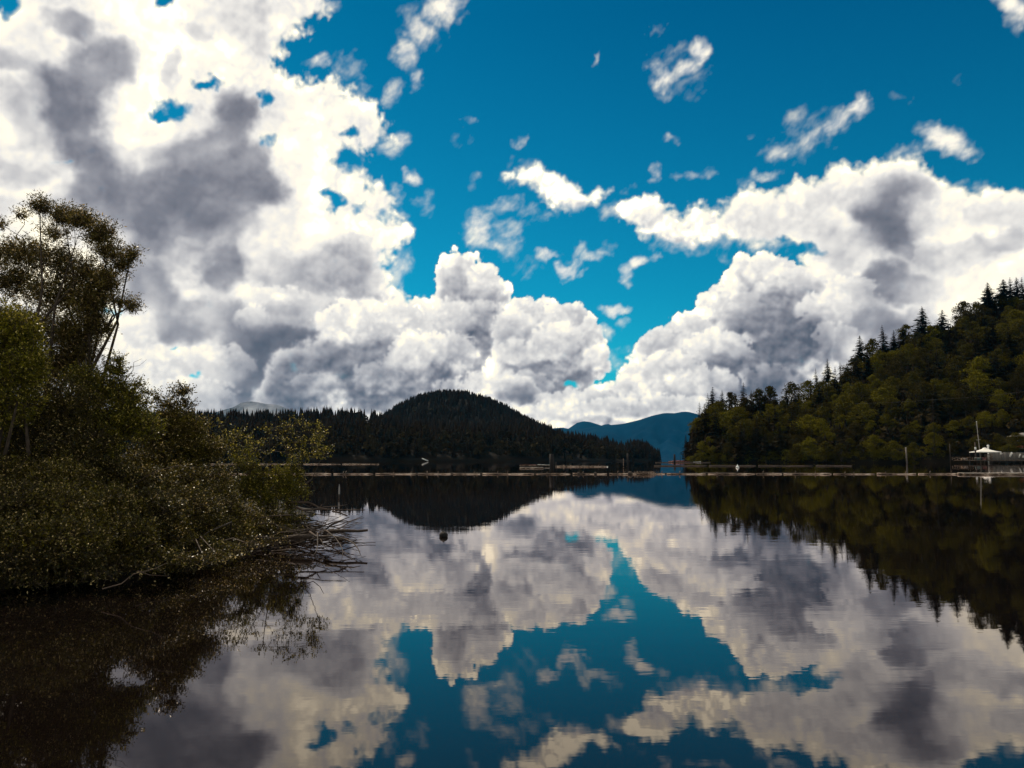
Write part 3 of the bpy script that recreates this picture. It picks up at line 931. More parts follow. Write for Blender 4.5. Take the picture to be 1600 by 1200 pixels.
CON = [conifer_meshes(100 + i, 26.0, .19 + .03 * (i % 3), 30 + 3 * i, [.10, .16, .22, .12, .3, .12][i]) for i in range(6)]
BRO = [broadleaf_meshes(200 + i, 20.0, 10.0 + i * .8, 38 + 2 * i, 4400) for i in range(6)]
BRF = [broadleaf_meshes(230 + i, 20.0, 10.0 + i * .8, 24 + i, 2400, .7, 'farbroad') for i in range(3)]
BSH = [broadleaf_meshes(300 + i, 6.0, 8.0 + i, 14, 1500, .42, 'shorebush', .05) for i in range(4)]
rt = random.Random(5)
ORD = 'first second third fourth fifth sixth seventh eighth ninth tenth eleventh twelfth thirteenth fourteenth fifteenth sixteenth seventeenth eighteenth nineteenth'.split()
TENS = {2: ('twentieth', 'twenty'), 3: ('thirtieth', 'thirty'), 4: ('fortieth', 'forty')}


def ordinal(n):
    if n < 20:
        return ORD[n - 1]
    return TENS[n // 10][0] if n % 10 == 0 else TENS[n // 10][1] + '-' + ORD[n % 10 - 1]



n_tree = [0]


def put_tree(meshes, name, p, H, ref, label, cat, group, wide=1.0, rz=None):
    e = empty(name, tuple(p), rt.random() * 6.28 if rz is None else rz)
    s = H / ref
    e.scale = (s * wide, s * wide, s)
    tag(e, label, cat, group)
    t = link('trunk', meshes[0], e)
    c = link('crown', meshes[1], e)
    n_tree[0] += 1
    return e


# right hillside: skyline conifers seen one by one (px, photo y of the tip, height in m, label)
sky_con = [
    (1092, 628, 22, 'small conifer at the left end of the right shore, beside the open water'), (1114, 604, 30, 'broad dark conifer, the tall tree near the left end of the right shore'),
    (1160, 598, 26, 'thin conifer spire above the round tops at the left of the right shore'), (1275, 575, 15, 'small pointed conifer just left of the layered conifer on the right skyline'),
    (1293, 560, 20, 'layered open-branched conifer standing clear on the right skyline'), (1322, 566, 16, 'small dark conifer to the right of the layered conifer on the skyline'),
    (1343, 524, 27, 'narrow ragged conifer, left one of the gappy pair on the right skyline'), (1380, 508, 26, 'slim pointed conifer between the gappy pair and the big dark conifer'),
    (1395, 516, 22, 'crooked topped conifer touching the slim pointed one on the right skyline'), (1441, 479, 33, 'largest dark conifer in the middle of the right skyline'), (1470, 484, 26, 'conifer on the skyline just right of the largest dark one'),
    (1543, 441, 28, 'dark conifer, the left one of the top group at the right edge'), (1567, 436, 30, 'open conifer second in the top group at the right edge'), (1577, 434, 28, 'third conifer of the top group at the right edge'),
    (1588, 433, 30, 'fourth conifer of the top group at the right edge'), (1597, 434, 28, 'conifer cut by the right edge of the view at the top of the hill'),
]
for i, (px, y, H, lab) in enumerate(sky_con):
    dr = float(interp(right.ridge, px))
    top = at(px, y, dr)
    p = (top.x, top.y, top.z - H)
    put_tree(CON[[0, 3, 1, 0, 3, 1, 4, 1, 2, 5, 2, 2, 4, 0, 5, 1][i]], 'conifer_tree', p, H, 26.0, lab, 'tree', 'conifers on the right skyline', 1.6 if i in (1, 4, 9, 10, 11, 12, 13) else 1.25)

sky_bro = [(1362, 528, 20, 'thin crowned leafy tree, the right one of the gappy pair on the right skyline'), (1415, 506, 18, 'brownish leafy tree just left of the largest dark conifer'), (1505, 470, 20, 'yellowish leafy tree with an open left side on the upper right skyline'),
           (1525, 472, 18, 'golden topped leafy tree below the group of conifers at the right edge'), (1236, 597, 20, 'leafy tree with a rough bright top in the middle of the right shore skyline'), (1262, 594, 16, 'brown tinged leafy tree left of the small pointed conifer'),
           (1203, 602, 20, 'leafy tree with see-through top between spire and bright topped tree'), (1186, 606, 20, 'round topped leafy tree right of the thin conifer spire'), (1140, 612, 18, 'round topped tree between broad dark conifer and thin spire')]
for i, (px, y, H, lab) in enumerate(sky_bro):
    dr = float(interp(right.ridge, px))
    top = at(px, y, dr)
    H += 5
    put_tree(BRO[i % 6], 'leafy_tree', (top.x, top.y, top.z - H * .98), H, 20.0, lab, 'tree', 'leafy trees on the right skyline')

# the rest of the right hillside
LAB_C = 'dark conifer standing among leafy trees on the right hillside'
LAB_B = 'dark green leafy tree on the right hillside'
pts = []
tries = 0
while len(pts) < 215 and tries < 6000:
    tries += 1
    px = 1072 + rt.random() ** .9 * 560
    t = rt.random()
    if px < 1100:
        t = rt.random() * .9
    g = right.ground(px, t)
    if all((g[0] - q[0]) ** 2 + ((g[1] - q[1]) * .6) ** 2 > (6.2 + 1.5 * (px > 1300)) ** 2 for q in pts):
        g = list(g)
        g.append(px)
        g.append(t)
        pts.append(g)
LAND = [(1092, 'the small conifer at the left end'), (1114, 'the broad dark conifer at the left'), (1140, 'the round top right of the broad conifer'), (1160, 'the thin conifer spire'), (1186, 'the round top right of the spire'),
        (1203, 'the see-through skyline tree'), (1236, 'the bright topped skyline tree'), (1262, 'the brown tinged skyline tree'), (1293, 'the layered skyline conifer'), (1322, 'the small dark skyline conifer'), (1343, 'the narrow ragged skyline conifer'),
        (1362, 'the thin crowned skyline tree'), (1388, 'the slim pointed skyline conifer'), (1415, 'the brownish skyline tree'), (1441, 'the largest skyline conifer'), (1470, 'the conifer right of the largest'), (1505, 'the yellowish skyline tree'),
        (1525, 'the golden skyline tree'), (1543, 'the left conifer of the top group'), (1570, 'the middle of the top group'), (1596, 'the rightmost skyline conifer')]
cols_ = {}
for q in pts:
    j = min(range(len(LAND)), key=lambda j: abs(LAND[j][0] - q[3]))
    cols_.setdefault(j, []).append(q)
LABEL = {}
for j, qs in cols_.items():
    for r_, q in enumerate(sorted(qs, key=lambda q: -(q[2] / q[1]))):
        LABEL[id(q)] = '%s downhill below ' % ordinal(r_ + 1) + LAND[j][1]
for q in pts:
    x, y, z, px, t = q
    low = t < .2
    # keep the crowns below the skyline drawn by the individual trees
    lim = float(at(px, float(interp(right.sil, px)) - 1, y).z) if True else 0
    left_end = px < 1240
    con = rt.random() < (.55 if left_end else (.30 if t > .55 else .10))
    if con:
        H = rt.uniform(18, 27)
    else:
        H = rt.uniform(13, 20) if not low else rt.uniform(9, 14)
    H = max(7.0, min(H, lim - z + 1.5 * rt.random()))
    if con:
        put_tree(CON[rt.randrange(6)], 'conifer_tree', (x, y, z - .5), H, 26.0, 'dark conifer, ' + LABEL[id(q)], 'tree', 'conifers on the right hillside', 1.15)
    else:
        put_tree(BRO[rt.randrange(6)], 'leafy_tree', (x, y, z - .5), H, 20.0, 'leafy tree, ' + LABEL[id(q)], 'tree', 'leafy trees on the right hillside', rt.uniform(1.0, 1.45))

# shore bushes along the right shore
SH = [(1082, 4.5), (1096, 6), (1112, 5), (1132, 6), (1150, 5.5), (1172, 7), (1190, 6), (1210, 6.5), (1232, 8), (1252, 11), (1270, 10), (1288, 8), (1305, 7), (1322, 6), (1340, 6), (1362, 7), (1380, 8), (1398, 7), (1424, 8), (1440, 6), (1456, 5), (1474, 5)]
for i, (px, H) in enumerate(SH):
    g = right.ground(px, .03)
    put_tree(BSH[i % 4], 'shore_bush', (g[0], g[1] + 1, -.2), H, 6.0, 'yellow-green bush at the foot of the right hillside, %s from the open water' % ordinal(i + 1), 'bush', 'bushes along the right shore', 1.0 if H < 7 else .8)

# belt of leafy trees along the far left shore: individual trees
nb_ = 0
for row, (t, n, off) in enumerate(((.10, 26, 0), (.5, 22, 10))):
    for i in range(n):
        px = 335 + off + i * (640.0 / n) + rt.uniform(-7, 7)
        g = belt.ground(px, t)
        H = rt.uniform(14, 21) if row == 0 else rt.uniform(16, 23)
        lim = float(at(px, float(interp(belt.sil, px)), g[1]).z)
        H = max(9, min(H, lim - g[2] + 3))
        put_tree(BRF[rt.randrange(3)], 'leafy_tree', (g[0], g[1], g[2] - .5), H, 20.0, 'dim leafy tree on the far left shore, %s from the left in the %s row' % (ordinal(i + 1), ('front', 'rear')[row]), 'tree', 'leafy trees along the far left shore', rt.uniform(.9, 1.3))
print('trees', n_tree[0])


# ---------------------------------------------------------------- far woods, one mass each
def small_conifer(rs, sides=5, tiers=5):
    V, T = [], []
    n = 0
    for k_ in range(tiers):
        f = k_ / tiers
        z0, z1 = f * .86 + .05, min(1.0, f * .86 + .42)
        r = (1 - f) ** .85 * .15 + .012
        ring = []
        for j in range(sides * 2):
            a = j * math.pi / sides + rs.rand() * .3
            rr = r * (1.0 if j % 2 == 0 else .5) * (.75 + .5 * rs.rand())
            ring.append((math.cos(a) * rr, math.sin(a) * rr, z0 - (.03 if j % 2 == 0 else -.03)))
        V += ring + [(0, 0, z1)]
        m_ = sides * 2
        T += [(n + j, n + (j + 1) % m_, n + m_) for j in range(m_)]
        n += m_ + 1
    return np.array(V), np.array(T)


def small_round(rs, n=46):
    u = unit(rs.randn(n, 3))
    u[:, 2] = np.abs(u[:, 2]) * 1.0 - .25
    P = u * (.26 + .08 * rs.rand(n))[:, None] * (1, 1, 1.5) + (0, 0, .52)
    Dn = unit(np.cross(u, rs.randn(n, 3)))
    V, Q = leaf_quads(P, Dn, .2 + .12 * rs.rand(n), .16 + .1 * rs.rand(n), rs)
    T = np.concatenate([Q[:, [0, 1, 2]], Q[:, [0, 2, 3]]])
    return V, T


def far_wood(name, label, rd, px0, px1, count, seed, p_round=.0, H=(16, 25), tmax=1.06, tmin=.03, ridge_row=True, wide=1.0):
    rs = np.random.RandomState(seed)
    protoC = [small_conifer(rs) for _ in range(7)]
    protoR = [small_round(rs) for _ in range(5)]
    px = rs.uniform(px0, px1, count)
    t = tmin + (tmax - tmin) * rs.rand(count) ** .8
    if ridge_row:
        k_ = count // 4
        t[:k_] = rs.uniform(.93, 1.04, k_)
    G = rd.ground(px, t)
    VV, TT, HH = [], [], []
    n = 0
    for i in range(count):
        rnd = rs.rand() < p_round * (1.3 - t[i])
        V, T = (protoR[rs.randint(5)] if rnd else protoC[rs.randint(7)])
        h = rs.uniform(*H) * (.75 if rnd else 1)
        a = rs.rand() * 6.28
        ca, sa = math.cos(a), math.sin(a)
        w = h * (1.0 if rnd else rs.uniform(.8, 1.3)) * wide
        X = np.stack([(V[:, 0] * ca - V[:, 1] * sa) * w, (V[:, 0] * sa + V[:, 1] * ca) * w, V[:, 2] * h], 1) + G[i] - (0, 0, 1)
        VV.append(X)
        TT.append(T + n)
        n += len(X)
        HH.append(np.full(len(X), (.55 + .45 * rs.rand()) if rnd else .5 * rs.rand()))
    o = link(name, mesh_np(name, np.concatenate(VV), np.concatenate(TT), M['farwood'], False, {'hue': np.concatenate(HH)}))
    tag(o, label, kind='stuff')
    return o


far_wood('far_shore_wood', 'mixed wood along the far left shore', belt, -200, 984, 2300, 41, .6, (13, 22), tmin=.0, ridge_row=False)
far_wood('ridge_wood', 'conifer wood with pointed tips on the level left ridge', ridge_l, -200, 984, 3600, 42, .12, (17, 26))
far_wood('round_hill_wood', 'dark wood covering the round hill', dome, 545, 925, 3600, 43, .05, (12, 19), wide=1.3)
far_wood('point_wood', 'dark wood on the far point', point, 976, 1031, 260, 44, .1, (16, 23), tmin=.0)
far_wood('right_hill_understory', 'dense undergrowth and small trees filling the right hillside', right, 1078, 1700, 3600, 45, .7, (6, 13), tmax=1.12, wide=1.2)
# ---------------------------------------------------------------- things on the lake
rs0 = np.random.RandomState(77)


def make_log(px0, px1, y, mat, r=.2, label='', group=None, name='floating_log', knots=2, z=None, cat='log'):
    """a log lying in the water between two bearings; y is where the photograph shows its waterline"""
    d = CAM_H * FOC / (y - 718.5)
    x0, x1 = xat(px0, d), xat(px1, d)
    L_ = x1 - x0
    b = MB()
    n = 9
    ph = rs0.rand() * 6
    P = [(x0 + L_ * i / (n - 1) - (x0 + x1) / 2, .06 * math.sin(ph + i * .7), .006 * math.sin(ph * 2 + i)) for i in range(n)]
    taper = rs0.uniform(.72, 1.0)
    b.tube(P, [r * (1 - (1 - taper) * i / (n - 1)) * (1 + .03 * math.sin(ph + 2.3 * i)) for i in range(n)], 9, True, .06, rs0)
    o = b.build(name, mat, None, ((x0 + x1) / 2, d, r * .28 if z is None else z), True)
    o.rotation_euler = (rs0.rand() * .8, 0, rs0.uniform(-.006, .006))
    tag(o, label, cat, group)
    for i in range(knots):
        kb = MB()
        t = rs0.uniform(-.4, .4) * L_
        h = rs0.uniform(.12, .3)
        kb.tube([(t, 0, r * .6), (t + .05, 0, r + h * .6), (t + .12, .02, r + h)], [.05, .035, .02], 5)
        kk = kb.build('branch_stub', mat, o)
        kk.rotation_euler = (-o.rotation_euler[0], 0, 0)
    return o


# main boom: a chain of logs right across the view, end to end
joints = [300, 372, 455, 520, 585, 652, 706, 752, 836, 893, 950, 996, 1040, 1104, 1180, 1222, 1300, 1368, 1432, 1502]
D_BOOM = CAM_H * FOC / 22.5
for i in range(len(joints) - 1):
    a, b_ = joints[i], joints[i + 1]
    lab = {2: 'pale boom log at the left end of the visible boom beside the shrubs', 11: 'short boom log covered in clutter in front of the gap between the shores', 18: 'boom log touching the left end of the pale plank float'}.get(i, 'weathered boom log, %s from the left end of the main chain' % ordinal(i + 1))
    o = make_log(a + 2, b_ - 2, 741.0, M['log'], rs0.uniform(.085, .125), lab, 'boom logs chained across the lake', 'boom_log', 2)
    if i % 2 == 0 or i > 12:
        pass
# second log alongside in the middle and right of the chain
for a, b_, y in ((600, 690, 740.3), (700, 790, 740.2), (800, 858, 740.4), (1000, 1090, 740.2), (1095, 1190, 740.1), (1195, 1262, 740.0)):
    make_log(a, b_, y, M['darklog'], .10, 'thin dark log along the far side of the boom, %s from the left' % ordinal(1 + (600, 700, 800, 1000, 1095, 1195).index(a)), 'dark logs along the boom', 'boom_log', 1)
# grass, stubs and weed on the logs near the middle
for px, h, w, lab in ((984, .30, .30, 'dark stump lump standing on the boom, left of the clutter'), (904, .22, .2, 'small dark lump on the boom left of the middle stump'), (930, .20, .18, 'small dark knot of wood on the boom between the two lumps')):
    b = MB()
    b.lathe([(w * .9, -.1), (w, .05), (w * .8, h * .6), (w * .4, h * .95), (0.01, h)], (0, 0, 0), 9)
    o = b.build('stump_lump', M['darklog'], None, (xat(px, D_BOOM), D_BOOM - .1, .08), True)
    tag(o, lab, 'stump')
b = MB()
for i in range(170):
    x = xat(rs0.uniform(988, 1024), D_BOOM)
    h = rs0.uniform(.05, .38)
    y = D_BOOM + rs0.uniform(-.25, .25)
    b.tube([(x, y, .05), (x + rs0.randn() * .06, y + rs0.randn() * .05, .05 + h)], [.022, .008], 3, False)
o = b.build('dry_weed', M['log'])
tag(o, 'dry weed and twigs heaped on the boom logs', kind='stuff')


# plank float at the right end of the boom
def plank_float(px0, px1, y, width, label, nm='plank_float', h=.22, mat='plank', n_each=.9):
    d = CAM_H * FOC / (y - 718.5)
    x0, x1 = xat(px0, d), xat(px1, d)
    e = empty(nm, ((x0 + x1) / 2, d, 0))
    tag(e, label, 'float')
    L_ = x1 - x0
    k_ = max(3, int(L_ / n_each))
    w = L_ / k_
    me = None
    for i in range(k_):
        if me is None:
            b = MB()
            b.box(-w * .5 + .02, w * .5 - .02, -width / 2, width / 2, h - .05, h)
            me = b.mesh('plank', M[mat])
        p = link('plank', me, e, (-L_ / 2 + w * (i + .5), 0, rs0.uniform(-.012, .012)))
        p.rotation_euler = (rs0.uniform(-.01, .01), rs0.uniform(-.012, .012), rs0.uniform(-.02, .02))
    for s in (-1, 1):
        b = MB()
        b.tube([(-L_ / 2, s * width * .36, h - .19), (L_ / 2, s * width * .36, h - .19)], .14, 8)
        b.build('float_log', M['log'], e, None, True)
    return e


plank_float(1500, 1640, 741.5, 1.5, 'long pale plank float at the right end of the log boom', n_each=.55)

# second and third booms further out
for a, b_ in ((1022, 1105), (1108, 1180), (1185, 1270), (1275, 1330)):
    make_log(a, b_, 728.3, M['darklog'], .22, 'thin dark log of the second boom behind the main boom, %s from the left' % ordinal(1 + (1022, 1108, 1185, 1275).index(a)), 'logs of the second boom', 'boom_log', 0)
for a, b_ in ((1024, 1052), (1056, 1110)):
    make_log(a, b_, 723.0, M['darklog'], .3, ('shorter', 'longer')[a > 1050] + ' dark log far out near the open water between the shores', 'far dark logs', 'boom_log', 0)
for a, b_ in ((330, 400), (404, 470), (474, 532), (535, 592)):
    make_log(a, b_, 725.6, M['log'], .22, 'pale log of the distant boom at the left shore, %s from the left' % ordinal(1 + (330, 404, 474, 535).index(a)), 'logs of the distant left boom', 'boom_log', 1)
for a, b_, lab in ((868, 905, 'brownish low log left of the white topped float beyond the boom'), (906, 950, 'brownish low log ending near the small white buoy')):
    make_log(a, b_, 729.5, M['log'], .22, lab, None, 'floating_log', 3)
for a, b_ in ((1160, 1166), (1168, 1182), (1322, 1330), (1334, 1346), (1350, 1362), (1452, 1458), (1464, 1478), (1480, 1490)):
    make_log(a, b_, 722.0, M['log'], .35, 'small pale log lying against the right shore, %s from the left' % ordinal(1 + (1160, 1168, 1322, 1334, 1350, 1452, 1464, 1480).index(a)), 'drift logs at the foot of the right hillside', 'drift_log', 0)
# two platforms left of the tall piling
plank_float(812, 838, 728.8, 3, 'narrow brown platform behind the near left platform, left of the dark piling', 'floating_platform', .45, 'redlog', 1.1)
plank_float(840, 859, 728.9, 3, 'short white edged platform nearest the dark piling', 'floating_platform', .5, 'white_paint', 1.0)
plank_float(812, 849, 731.8, 1.5, 'long pale platform in front of the brown one, left of the dark piling', 'floating_platform', .24, 'plank', .8)


def piling(px, ytop, d, r, label, mat='darklog', cap=None, lean=0.0):
    H = float(at(px, ytop, d).z)
    b = MB()
    b.tube([(0, 0, -1.5), (lean * .5, 0, H * .5), (lean, 0, H)], [r * 1.08, r, r * .9], 9, True, .08, rs0)
    x = xat(px, d)
    if cap:
        e = empty('piling', (x, d, 0))
        b.build('post', M[mat], e, None, True)
        c = MB()
        c.lathe([(r * 1.15, H - .02), (r * 1.2, H + .12), (r * .9, H + .3), (.01, H + .42)], (lean, 0, 0), 10)
        c.build('cap', M[cap], e, None, True)
        tag(e, label, 'piling')
        return e
    o = b.build('piling', M[mat], None, (x, d, 0), True)
    tag(o, label, 'piling')
    return o


piling(862, 709.5, 125, .36, 'tall dark piling just right of the floating platforms', 'dark_paint')
piling(869, 722, 123, .07, 'thin short stake right of the tall dark piling', 'dark_paint')
piling(981, 708.5, 185, .26, 'dark piling in front of the far wooded point', 'dark_paint')
piling(974, 716, 180, .07, 'thin pale stake just left of the dark piling by the far point', 'log')
piling(1054, 709.8, 500, .62, 'thick dark piling standing in the gap of open water', 'dark_paint')
piling(1070, 709, 505, .22, 'thin dark piling right of the thick one in the gap', 'dark_paint')
piling(1063, 712, 500, .12, 'thinnest stake between the two pilings in the gap', 'dark_paint')
piling(1417, 700.5, 390, .34, 'pale pole standing in the water before the right hillside', 'wire', 'galvanised', -.25)
piling(1485, 693.5, 430, .2, 'dim brown pole on the shore left of the tent')

# reddish heap of floating logs and a skiff in the gap
d = 520.0
e = None
for i in range(13):
    x0 = xat(1042 + rs0.uniform(0, 18), d)
    b = MB()
    L_ = rs0.uniform(4, 8)
    b.tube([(0, 0, 0), (L_, rs0.uniform(-1, 1), rs0.uniform(-.2, .3))], [.28, .22], 7)
    o = b.build('log', M['redlog'], None, (x0, d + rs0.uniform(-2, 2), .2 + .36 * (i // 5)), True)
    tag(o, 'reddish log in the heap floating in the gap between the shores', 'log', 'heap of reddish logs in the gap')
    o.name = 'floating_log'


def skiff(px, y, d, L_, label, mat='white_paint'):
    e = empty('skiff', (xat(px, d), d, 0), .15)
    tag(e, label, 'boat')
    V, Q = [], []
    k_ = 9
    for i in range(k_):
        f = i / (k_ - 1)
        w = .55 * math.sin(min(1, (f * .85 + .15) * 1.0) * math.pi * .5 + (f > .75) * 0) * (1 - max(0, f - .6) ** 1.6 * 3.2)
        w = max(w, .02)
        x = (f - .5) * L_
        sheer = .42 + .22 * f * f
        V += [(x, -w, sheer), (x, -w * .7, 0), (x, 0, -.08), (x, w * .7, 0), (x, w, sheer)]
    for i in range(k_ - 1):
        for j in range(4):
            a = i * 5 + j
            Q.append((a, a + 1, a + 6, a + 5))
    b = MB()
    b.add(V, Q)
    b.build('hull', M[mat], e, (0, 0, .05), True)
    b = MB()
    for x in (-.2 * L_, .08 * L_):
        b.box(x - .12, x + .12, -.5, .5, .34, .38)
    b.build('seat', M['plank'], e)
    return e


skiff(1089, 720, 500, 5.0, 'small pale skiff moored at the left foot of the right hillside')
# white board leaning on the far left shore
b = MB()
b.box(-3.3, 3.3, -.6, .6, -.45, .45, 0, (0, 0, 0), .38)
o = b.build('white_board', M['white_paint'], None, (xat(665, 790), 785, 1.9))
tag(o, 'tilted white board lying at the foot of the far left shore', 'board')


def buoy(px, ywater, r, label, mat, cone):
    d = CAM_H * FOC / (ywater - 718.5)
    e = empty('buoy', (xat(px, d), d, 0))
    tag(e, label, 'buoy')
    b = MB()
    n = 10
    b.lathe([(r * math.sin(math.pi * (i + .02) / n * .98 + .02), -r * math.cos(math.pi * i / n) * .85 + r * .28) for i in range(n + 1)], (0, 0, 0), 20)
    b.build('float_ball', M[mat], e, None, True)
    c = MB()
    if cone:
        c.lathe([(r * .5, r * 1.0), (r * .22, r * 1.5), (r * .12, r * 2.1), (.01, r * 2.2)], (0, 0, 0), 12)
    else:
        c.lathe([(r * .16, r * 1.08), (r * .16, r * 1.26), (.01, r * 1.3)], (0, 0, 0), 10)
    c.build('top_fitting', M[mat], e, None, True)
    return e


buoy(1152, 730.6, .36, 'white buoy with a pointed top before the right hillside', 'white_paint', True)
buoy(694, 836.2, .098, 'dark round mooring buoy floating alone in the open water', 'dark_paint', False)
buoy(949, 729.8, .13, 'tiny white buoy at the right end of the brown logs', 'white_paint', False)
piling(531, 771.5, 36, .03, 'small dark post with pale tip sticking out near the driftwood', 'darklog', 'galvanised')

# ---------------------------------------------------------------- marina at the right edge
DM = 420.0


def mz(y, d=DM):
    return float(at(1540, y, d).z)


e = empty('white_tent', (xat(1540, DM), DM, 0))
tag(e, 'white pointed canopy tent on the dock near the right edge', 'tent')
b = MB()
hw = 5.3
ze, zt = mz(706), mz(699.3)
prof = [(1.0, 0.0), (.7, .16), (.42, .40), (.24, .62), (.17, .72), (.16, .86), (.08, .97), (.005, 1.0)]
V, Q = [], []
for i, (w, f) in enumerate(prof):
    z = ze + (zt - ze) * f
    V += [(-hw * w, -hw * w, z), (hw * w, -hw * w, z), (hw * w, hw * w, z), (-hw * w, hw * w, z)]
    if i:
        for j in range(4):
            Q.append(((i - 1) * 4 + j, (i - 1) * 4 + (j + 1) % 4, i * 4 + (j + 1) % 4, i * 4 + j))
b.add(V, Q)
b.build('canopy', M['canvas'], e)
b = MB()
for s in (-1, 1):
    b.box(-hw, hw, s * hw - .03, s * hw + .03, ze - .35, ze + .003)
    b.box(s * hw - .03, s * hw + .03, -hw + .035, hw - .035, ze - .35, ze + .003)
b.build('valance', M['canvas'], e)
for sx in (-1, 1):
    for sy in (-1, 1):
        b = MB()
        b.tube([(sx * (hw - .12), sy * (hw - .12), 1.7), (sx * (hw - .12), sy * (hw - .12), ze - .05)], .08, 6)
        b.build('leg', M['darklog'], e)
# dock
z_deck = mz(718.8)
e = empty('dock', (xat(1550, DM), DM, 0))
tag(e, 'low dark wooden dock along the shore under the white tent', 'dock')
x0, x1 = xat(1500, DM) - xat(1550, DM), xat(1660, DM) - xat(1550, DM)
npl = 60
b = MB()
w = (x1 - x0) / npl
b.box(-w / 2 + .03, w / 2 - .03, -6, 6, z_deck - .12, z_deck)
me = b.mesh('plank', M['log'])
for i in range(npl):
    link('plank', me, e, (x0 + w * (i + .5), 0, rs0.uniform(-.02, .02)))
b = MB()
b.box(x0, x1, -6.1, -5.85, z_deck - .5, z_deck - .125)
b.box(x0, x1, 5.6, 5.85, z_deck - .5, z_deck - .125)
b.build('beam', M['darklog'], e)
for i in range(14):
    b = MB()
    xx = x0 + (x1 - x0) * (i + .5) / 14
    b.tube([(xx, -5.4, -1), (xx, -5.4, z_deck - .13)], .2, 7)
    b.build('leg', M['darklog'], e)


def small(name, mb, mat, label, cat, px, dy=0.0, group=None, z=None):
    o = mb.build(name, M[mat], None, (xat(px, DM + dy), DM + dy, z_deck if z is None else z))
    tag(o, label, cat, group)
    return o


# things on the dock
def box_mb(w, dd, h, tilt=0.0):
    b = MB()
    b.box(-w / 2, w / 2, -dd / 2, dd / 2, 0, h, 0, (0, 0, 0), tilt)
    return b


def table(px, dy, w, h, label, mat):
    e = empty('table', (xat(px, DM + dy), DM + dy, z_deck))
    tag(e, label, 'table')
    box = MB()
    box.box(-w / 2, w / 2, -.6, .6, h - .1, h)
    box.build('table_top', M[mat], e)
    for sx in (-1, 1):
        for sy in (-1, 1):
            b = MB()
            b.box(sx * (w / 2 - .1) - .05, sx * (w / 2 - .1) + .05, sy * .45 - .05, sy * .45 + .05, 0, h - .1)
            b.build('leg', M['darklog'], e)


def umbrella_(px, dy, label):
    pass


table(1529, -3, 3.2, 1.2, 'pale table under the left half of the white tent', 'canvas')
table(1545, -1, 3.0, 1.3, 'brown table under the right half of the white tent', 'redlog')
table(1512, -2, 2.6, 1.1, 'low brown table on the dock left of the dark banded pole', 'log')
small('storage_box', box_mb(2.4, 1.2, 1.3), 'teal_cloth', 'dull green covered box under the left half of the tent', 'box', 1527.5, 2)
small('storage_box', box_mb(1.8, 1.2, .8), 'log', 'small brown box at the left end of the dock', 'box', 1505, -3)
small('storage_box', box_mb(1.4, 1.0, 1.4), 'redlog', 'reddish upright box beside the brown table', 'box', 1538, -3)
small('storage_box', box_mb(1.6, 1.0, 1.0), 'grey_paint', 'grey box between the left box and the low brown table', 'box', 1508.5, 0)
# railings left of the banded pole
e = empty('railing', (xat(1511, DM), DM + 4, z_deck))
tag(e, 'brown railing on the left end of the dock', 'railing')
for i in range(5):
    b = MB()
    b.box(-5.5 + i * 2.7 - .07, -5.5 + i * 2.7 + .07, -.07, .07, 0, 1.5)
    b.build('post', M['log'], e)
for z in (.75, 1.4):
    b = MB()
    b.box(-5.6, 5.5, -.12, -.075, z, z + .13)
    b.build('rail', M['log'], e)
# screen wall at the right part of the tent
e = empty('lattice_screen', (xat(1550.5, DM), DM + 3, z_deck))
tag(e, 'brown lattice screen under the right edge of the tent', 'screen')
for i in range(7):
    b = MB()
    b.box(-1.9 + i * .62 - .14, -1.9 + i * .62 + .14, -.05, .05, 0, 3.2)
    b.build('slat', M['log'], e)
for z in (.4, 2.8):
    b = MB()
    b.box(-2.1, 2.1, .055, .12, z, z + .2)
    b.build('rail', M['darklog'], e)


def mast(px, ytop, px2, d, label):
    H = float(at(px, ytop, d).z)
    e = empty('mast', (xat(px2, d), d, 0))
    tag(e, label, 'mast')
    lean = xat(px, d) - xat(px2, d)
    b = MB()
    b.tube([(0, 0, 0), (lean * .5, 0, H * .5), (lean, 0, H)], [.2, .17, .12], 7)
    b.build('pole', M['galvanised'], e, None, True)
    z = mz(686.8)
    f = z / H
    b = MB()
    b.box(lean * f - 1.15, lean * f - .2, -.1, .1, z - .16, z + .06)
    b.box(lean * f + .2, lean * f + 1.1, -.1, .1, z - .02, z + .2)
    b.build('crossarm', M['galvanised'], e)
    b = MB()
    b.lathe([(.2, H), (.26, H + .12), (.18, H + .3), (.01, H + .34)], (lean, 0, 0), 8)
    b.build('mast_head', M['white_paint'], e)


mast(1529, 659.5, 1532.5, DM + 6, 'tall thin grey mast with a short crossarm behind the white tent')
# dark pole with a pale band, left of the tent
e = empty('banded_pole', (xat(1521.5, DM), DM - 2, 0))
tag(e, 'dark pole with pale fittings just left of the white tent', 'pole')
b = MB()
b.tube([(0, 0, -1), (0, 0, mz(691))], [.42, .34], 9)
b.build('post', M['darklog'], e, None, True)
b = MB()
b.lathe([(.40, mz(702.5)), (.44, mz(702.0)), (.44, mz(699.0)), (.40, mz(698.5))], (0, 0, 0), 10)
b.build('pale_band', M['white_paint'], e)
b = MB()
b.box(-1.1, -.45, -.25, .25, mz(706), mz(704.8))
b.build('lamp_head', M['white_paint'], e)
# white capped chimney-like post behind the tent's right side
e = empty('white_post', (xat(1545, DM + 7), DM + 7, 0))
tag(e, 'thick white post with a round cap rising behind the tent', 'post')
b = MB()
b.tube([(0, 0, 0), (0, 0, mz(697))], [.42, .42], 12)
b.build('post', M['white_paint'], e, None, True)
b = MB()
b.lathe([(.44, mz(697.5)), (.62, mz(697)), (.62, mz(695.3)), (.4, mz(694.7)), (.01, mz(694.5))], (0, 0, 0), 12)
b.build('cap', M['white_paint'], e, None, True)
